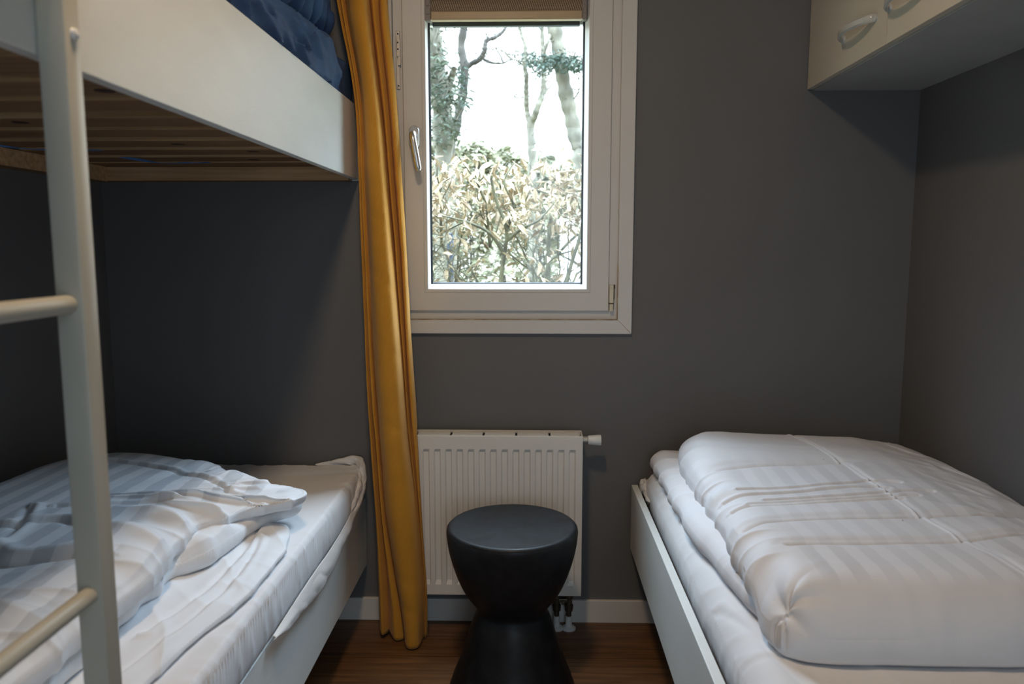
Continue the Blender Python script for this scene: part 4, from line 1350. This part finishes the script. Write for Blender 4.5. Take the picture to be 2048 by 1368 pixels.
# ------------------------------------------------------------------ outside
gnd = MB().box(-30, 30, D + WT + 0.02, 60, -0.30, -0.10).build('ground', M['grass'])
gnd['kind'] = 'structure'

def leaf_mesh(cs, size, mat, name, parent, curl=0.3, narrow=0.42, jitter=1.0, rnd=None):
    rnd = rnd or random
    vs, fs = [], []
    for (c, sz, droop) in cs:
        L = size * sz
        # random frame
        az = rnd.uniform(0, 2 * PI)
        pit = -rnd.uniform(0.1, 1.4) * droop + rnd.uniform(-0.4, 0.4)
        t = Vector((math.cos(az) * math.cos(pit), math.sin(az) * math.cos(pit), math.sin(pit)))
        s = t.cross(Vector((0, 0, 1)))
        if s.length < 1e-3:
            s = Vector((1, 0, 0))
        s.normalize()
        u = s.cross(t)
        roll_ = rnd.uniform(-1.2, 1.2)
        s, u = s * math.cos(roll_) + u * math.sin(roll_), u * math.cos(roll_) - s * math.sin(roll_)
        w = L * narrow * rnd.uniform(0.6, 1.1)
        c = Vector(c)
        n = len(vs)
        cu = curl * rnd.uniform(-1, 1)
        k = [c, c + t * L * .3 + s * w * .45 + u * w * .25, c + t * L * .65 + s * w * .4 + u * (w * .3 + cu * L * .2), c + t * L + u * cu * L * .5,
             c + t * L * .65 - s * w * .4 + u * (w * .3 + cu * L * .2), c + t * L * .3 - s * w * .45 + u * w * .25, c + t * L * .32, c + t * L * .66 + u * cu * L * .2]
        vs += [p[:] for p in k]
        fs += [(n, n + 1, n + 6), (n + 1, n + 2, n + 7, n + 6), (n + 2, n + 3, n + 7), (n + 3, n + 4, n + 7), (n + 4, n + 5, n + 6, n + 7), (n + 5, n, n + 6)]
    return mkobj(name, vs, fs, mat, parent, smooth=False)

rh = random.Random(21)
hedge = empty('beech_hedge', (-0.1, 3.9, -0.10), 'leaf-brown beech hedge with bare twigs just outside the window', 'hedge')
hb = MB()
leaves = []
def branch(p, dirv, L, r, depth, mb, leafp, rnd, ztop=1.56):
    pts = [Vector(p)]
    d = Vector(dirv).normalized()
    n = max(3, int(L / 0.07))
    for i in range(n):
        d = (d + Vector((rnd.uniform(-.28, .28), rnd.uniform(-.22, .22), rnd.uniform(-.20, .24)))).normalized()
        q = pts[-1] + d * (L / n)
        if q.z > ztop or not (3.35 < q.y < 4.55):
            break
        pts.append(q)
    if len(pts) < 2:
        return
    rr = [max(0.0011, r * (1 - 0.75 * i / len(pts))) for i in range(len(pts))]
    mb.tube(pts, rr, 5 if r < 0.006 else 7, caps=False)
    if depth > 0:
        for i in range(1, len(pts)):
            if rnd.random() < (0.85 if depth > 1 else 0.6):
                dd = (d * 0.3 + Vector((rnd.uniform(-1, 1), rnd.uniform(-.7, .7), rnd.uniform(-.35, .8)))).normalized()
                branch(pts[i], dd, L * rnd.uniform(0.35, 0.65), rr[i] * 0.6, depth - 1, mb, leafp, rnd, ztop)
    if depth <= 1:
        for q in pts[1:]:
            if rnd.random() < leafp * (1.25 if q.z > 1.22 else 0.45):
                leaves.append((tuple(q), rnd.uniform(0.65, 1.15), 1.0))
x = -1.75
while x < 1.55:
    yy = rh.uniform(3.75, 4.05)
    branch((x, yy, -0.12), (rh.uniform(-.15, .15), 0, 1), rh.uniform(0.95, 1.15), rh.uniform(0.012, 0.019), 0, hb, 0, rh)
    nst = rh.randint(7, 9)
    for k in range(nst):
        z0 = rh.uniform(0.55, 1.15)
        branch((x + rh.uniform(-.03, .03), yy, z0), (rh.uniform(-1, 1), rh.uniform(-.5, .5), rh.uniform(.2, 1.1)), rh.uniform(.4, .75), rh.uniform(0.004, 0.009), 2, hb, 0.5, rh)
    x += rh.uniform(0.20, 0.30)
# the main forked stem seen through the middle of the pane
c0 = Vector((-0.165, 3.62, 0.0))
def stem(pts, r0, r1):
    P, _ = smooth_poly(pts, 24, False)
    hb.tube([tuple(p) for p in P], [r0 + (r1 - r0) * i / 23 for i in range(24)], 8, caps=False)
stem([(-0.17, 3.62, -0.12), (-0.165, 3.62, 0.5), (-0.150, 3.62, 0.95), (-0.125, 3.62, 1.13), (-0.120, 3.60, 1.22), (-0.17, 3.6, 1.34), (-0.19, 3.58, 1.44)], 0.020, 0.006)
stem([(-0.135, 3.62, 1.10), (-0.20, 3.60, 1.19), (-0.30, 3.58, 1.24), (-0.42, 3.6, 1.27)], 0.010, 0.003)
stem([(-0.125, 3.62, 1.15), (-0.05, 3.60, 1.21), (0.03, 3.58, 1.25), (0.10, 3.6, 1.33)], 0.009, 0.003)
stem([(-0.12, 3.62, 1.20), (-0.09, 3.60, 1.32), (-0.13, 3.58, 1.42), (-0.08, 3.6, 1.52)], 0.008, 0.003)
stem([(0.05, 3.68, -0.12), (0.06, 3.68, 0.6), (0.075, 3.68, 1.12), (0.085, 3.68, 1.26)], 0.013, 0.008)
stem([(0.10, 3.62, -0.12), (0.12, 3.62, 0.7), (0.165, 3.62, 0.98), (0.215, 3.60, 1.16), (0.25, 3.6, 1.28)], 0.017, 0.007)
stem([(0.20, 3.55, -0.12), (0.17, 3.55, 0.86), (0.26, 3.55, 1.05), (0.36, 3.55, 1.18)], 0.008, 0.004)
stem([(-0.06, 3.7, -0.12), (0.02, 3.7, 0.9), (-0.02, 3.7, 1.05), (-0.08, 3.68, 1.18)], 0.009, 0.004)
hb.build('branches', M['twig'], hedge)
# a thick drift of dry leaves along the clipped top
for i in range(2500):
    z = 1.20 + 0.36 * rh.random() ** 0.75
    leaves.append(((rh.uniform(-1.85, 1.65), rh.uniform(3.5, 4.3), z - 0.03 * rh.random()), rh.uniform(0.6, 1.15), 1.0))
for i in range(420):
    leaves.append(((rh.uniform(-1.85, 1.65), rh.uniform(3.5, 4.3), rh.uniform(0.7, 1.2)), rh.uniform(0.6, 1.1), 1.0))
leaf_mesh(leaves, 0.066, M['beech'], 'leaves', hedge, 0.9, 0.40, rnd=rh)

def U(px, py, y):
    """a point of the garden seen in that direction, at distance y"""
    return ((px - 1065) / 1540.0 * y * 1.012, y, H + (495 - py) / 1540.0 * y * 1.0)

def tree(name, label, y, limbs, barkm, foliage=(), fm=None, fsize=0.10, group=None, depthj=0.3):
    base = limbs[0][0]
    b0 = U(*base[0], y)
    t = empty(name, (b0[0], y, -0.10), label, 'tree', group)
    mb = MB()
    rt = random.Random(int(y * 100) + 3)
    for k, (pts, r0, r1) in enumerate(limbs):
        P3 = []
        for i, (px, py) in enumerate(pts):
            yy = y + (depthj * 0.4 * math.sin(k * 2.3 + i * 0.7) if k > 0 and i > 0 else 0)
            P3.append(U(px, py, yy))
        if k == 0:
            P3 = [(P3[0][0] + 0.03, y, -0.15)] + P3
        m_ = 14 * len(P3)
        P, _ = smooth_poly(P3, m_, False)
        rad = [(r0 + (r1 - r0) * (i / (m_ - 1))) * (1 + 0.16 * math.sin(i * 0.9 + k) * math.sin(i * 0.37)) for i in range(m_)]
        mb.tube([tuple(p) for p in P], rad, 10 if r0 > 0.05 else 6, caps=False)
        # side twigs
        if r0 < 0.09:
            for j in range(max(2, m_ // 7)):
                i0 = rt.randrange(4, m_)
                p = Vector(P[i0])
                d = Vector((rt.uniform(-1, 1), rt.uniform(-.6, .6), rt.uniform(-.1, 1))).normalized()
                q = [p]
                for s_ in range(4):
                    d = (d + Vector((rt.uniform(-.4, .4), rt.uniform(-.3, .3), rt.uniform(-.3, .3)))).normalized()
                    q.append(q[-1] + d * y * 0.010)
                mb.tube(q, [0.0045 * y / 8, 0.004 * y / 8, 0.003 * y / 8, 0.002 * y / 8, 0.001], 4, caps=False)
    mb.build('trunk', barkm, t, True, 60)
    if foliage:
        ls = []
        for (px, py, sx, sy, n) in foliage:
            for i in range(n):
                a, b_ = rt.gauss(0, .5), rt.gauss(0, .5)
                ls.append((U(px + a * sx, py + b_ * sy, y + rt.uniform(-.35, .35)), rt.uniform(.6, 1.2), 0.5))
        leaf_mesh(ls, fsize, fm, 'foliage', t, 0.3, 0.30, rnd=rt)
    return t

tree('ivy_tree', 'thick ivy-grown tree trunk at the left edge of the window view', 8.0,
     [([(893, 330), (890, 250), (884, 180), (876, 120), (866, 60), (855, -20)], 0.125, 0.085),
      ([(888, 240), (905, 180), (915, 150)], 0.05, 0.03),
      ([(880, 150), (878, 110), (884, 70), (880, 20)], 0.03, 0.012),
      ([(872, 90), (868, 70), (862, 45)], 0.03, 0.012),
      ([(900, 300), (915, 250), (925, 228)], 0.018, 0.008)],
     M['barkpale'], [(884, 170, 22, 60, 420), (890, 250, 26, 60, 420), (905, 195, 16, 26, 130), (868, 150, 14, 60, 150), (890, 62, 14, 12, 60), (866, 65, 10, 16, 50), (912, 262, 16, 30, 90)], M['ivy'], 0.085)
tree('forked_tree', 'dark slender tree with a long curving branch left of centre', 9.0,
     [([(905, 320), (915, 270), (924, 225), (932, 190), (934, 150), (928, 110), (934, 70), (935, 20), (938, -30)], 0.085, 0.034),
      ([(932, 155), (946, 143), (962, 135), (972, 120), (976, 100), (992, 94), (1008, 82), (1016, 66), (1020, 40)], 0.036, 0.012),
      ([(966, 132), (985, 140), (1005, 142), (1020, 136), (1032, 128)], 0.014, 0.006),
      ([(934, 75), (925, 65), (915, 60)], 0.012, 0.005)],
     M['bark'], [(928, 165, 14, 30, 130), (926, 62, 16, 14, 110), (935, 215, 14, 30, 60), (890, 60, 22, 14, 120), (1035, 62, 26, 12, 130)], M['needle'], 0.085)
tree('pale_forked_tree', 'pale tree forking into two limbs right of centre', 11.2,
     [([(1064, 330), (1064, 300), (1060, 270), (1062, 245)], 0.072, 0.058),
      ([(1062, 262), (1054, 235), (1052, 200), (1052, 165), (1048, 140), (1050, 110), (1042, 85), (1037, 60), (1036, 10)], 0.040, 0.014),
      ([(1062, 258), (1074, 225), (1084, 195), (1086, 160), (1084, 120), (1082, 80), (1084, 20)], 0.050, 0.020),
      ([(1084, 205), (1094, 190), (1108, 178)], 0.014, 0.006),
      ([(1050, 150), (1035, 138), (1022, 134), (1010, 122), (995, 108)], 0.012, 0.005),
      ([(1052, 205), (1040, 207), (1030, 206)], 0.012, 0.004)],
     M['barkpale'], [(1066, 135, 30, 20, 260), (1050, 60, 22, 10, 120), (1078, 150, 22, 22, 140)], M['needle'], 0.085)
tree('leaning_pine', 'tall pale pine trunk leaning left at the right side of the window view', 8.4,
     [([(1158, 335), (1152, 300), (1140, 250), (1128, 200), (1120, 160), (1112, 110), (1100, 55), (1090, 0), (1082, -40)], 0.090, 0.070),
      ([(1118, 150), (1135, 142), (1150, 146), (1164, 138)], 0.020, 0.009),
      ([(1100, 85), (1090, 110), (1084, 140)], 0.024, 0.010),
      ([(1116, 75), (1128, 62), (1132, 45)], 0.010, 0.004),
      ([(1138, 215), (1150, 200), (1154, 180)], 0.010, 0.004)],
     M['barkpale'], [(1118, 140, 24, 22, 260), (1150, 145, 24, 16, 220), (1098, 140, 20, 16, 130), (1068, 62, 14, 10, 60)], M['needle'], 0.085)

# low shrubs behind the hedge along the horizon
rs = random.Random(5)
for i, (px, y, hgt, wd) in enumerate(((860, 14.0, 3.1, 0.85), (948, 18.0, 3.55, 1.0), (1012, 23.0, 4.0, 1.25), (1085, 18.5, 3.3, 1.0), (1175, 14.5, 2.9, 0.9))):
    xx = (px - 1065) / 1540.0 * y
    labels = ['olive shrub behind the hedge at the left edge of the pane', 'olive shrub beyond the slender forked tree', 'round olive shrub between the two forked trees', 'olive shrub beyond the pale forked tree',
              'olive shrub beyond the leaning pine']
    t = empty('shrub', (xx, y, -0.10), labels[i], 'shrub', 'shrubs along the far edge of the garden')
    ls = []
    for k in range(900):
        a, b_, c_ = rs.gauss(0, .38), rs.gauss(0, .3), rs.random() ** 0.6
        zz = -0.1 + (hgt + 0.1) * c_ * (1 - 0.35 * a * a) + rs.uniform(-.05, .05)
        ls.append(((xx + a * wd, y + b_, zz), rs.uniform(.6, 1.3), 0.4))
    leaf_mesh(ls, 0.27, M['shrub'], 'foliage', t, 0.3, 0.5, rnd=rs)
    sm_ = MB()
    for k in range(6):
        sm_.tube([(xx + rs.uniform(-.1, .1), y, -0.15), (xx + rs.uniform(-.4, .4), y, hgt * .4), (xx + rs.uniform(-.6, .6), y + rs.uniform(-.2, .2), hgt * .8)], [0.03, 0.02, 0.008], 5, caps=False)
    sm_.build('stems', M['bark'], t)

# pale outbuilding to the right behind the hedge, blue-grey post to the left
wb = empty('white_outbuilding', (0.62, 5.6, -0.10), 'low white rendered wall behind the hedge at the lower right of the pane', 'wall')
MB().box(0.20, 3.0, 5.5, 5.65, -0.10, 1.28, 0.01).build('rendered_wall', M['render'], wb)
MB().box(0.17, 3.03, 5.47, 5.68, 1.28, 1.32, 0.008).build('coping', M['render'], wb)
pb = MB().box(-0.575, -0.535, 5.2, 5.24, -0.12, 1.22, 0.003).build('garden_post', M['postblue'])
tag(pb, 'thin blue-grey post behind the hedge at the lower left of the pane', 'post')
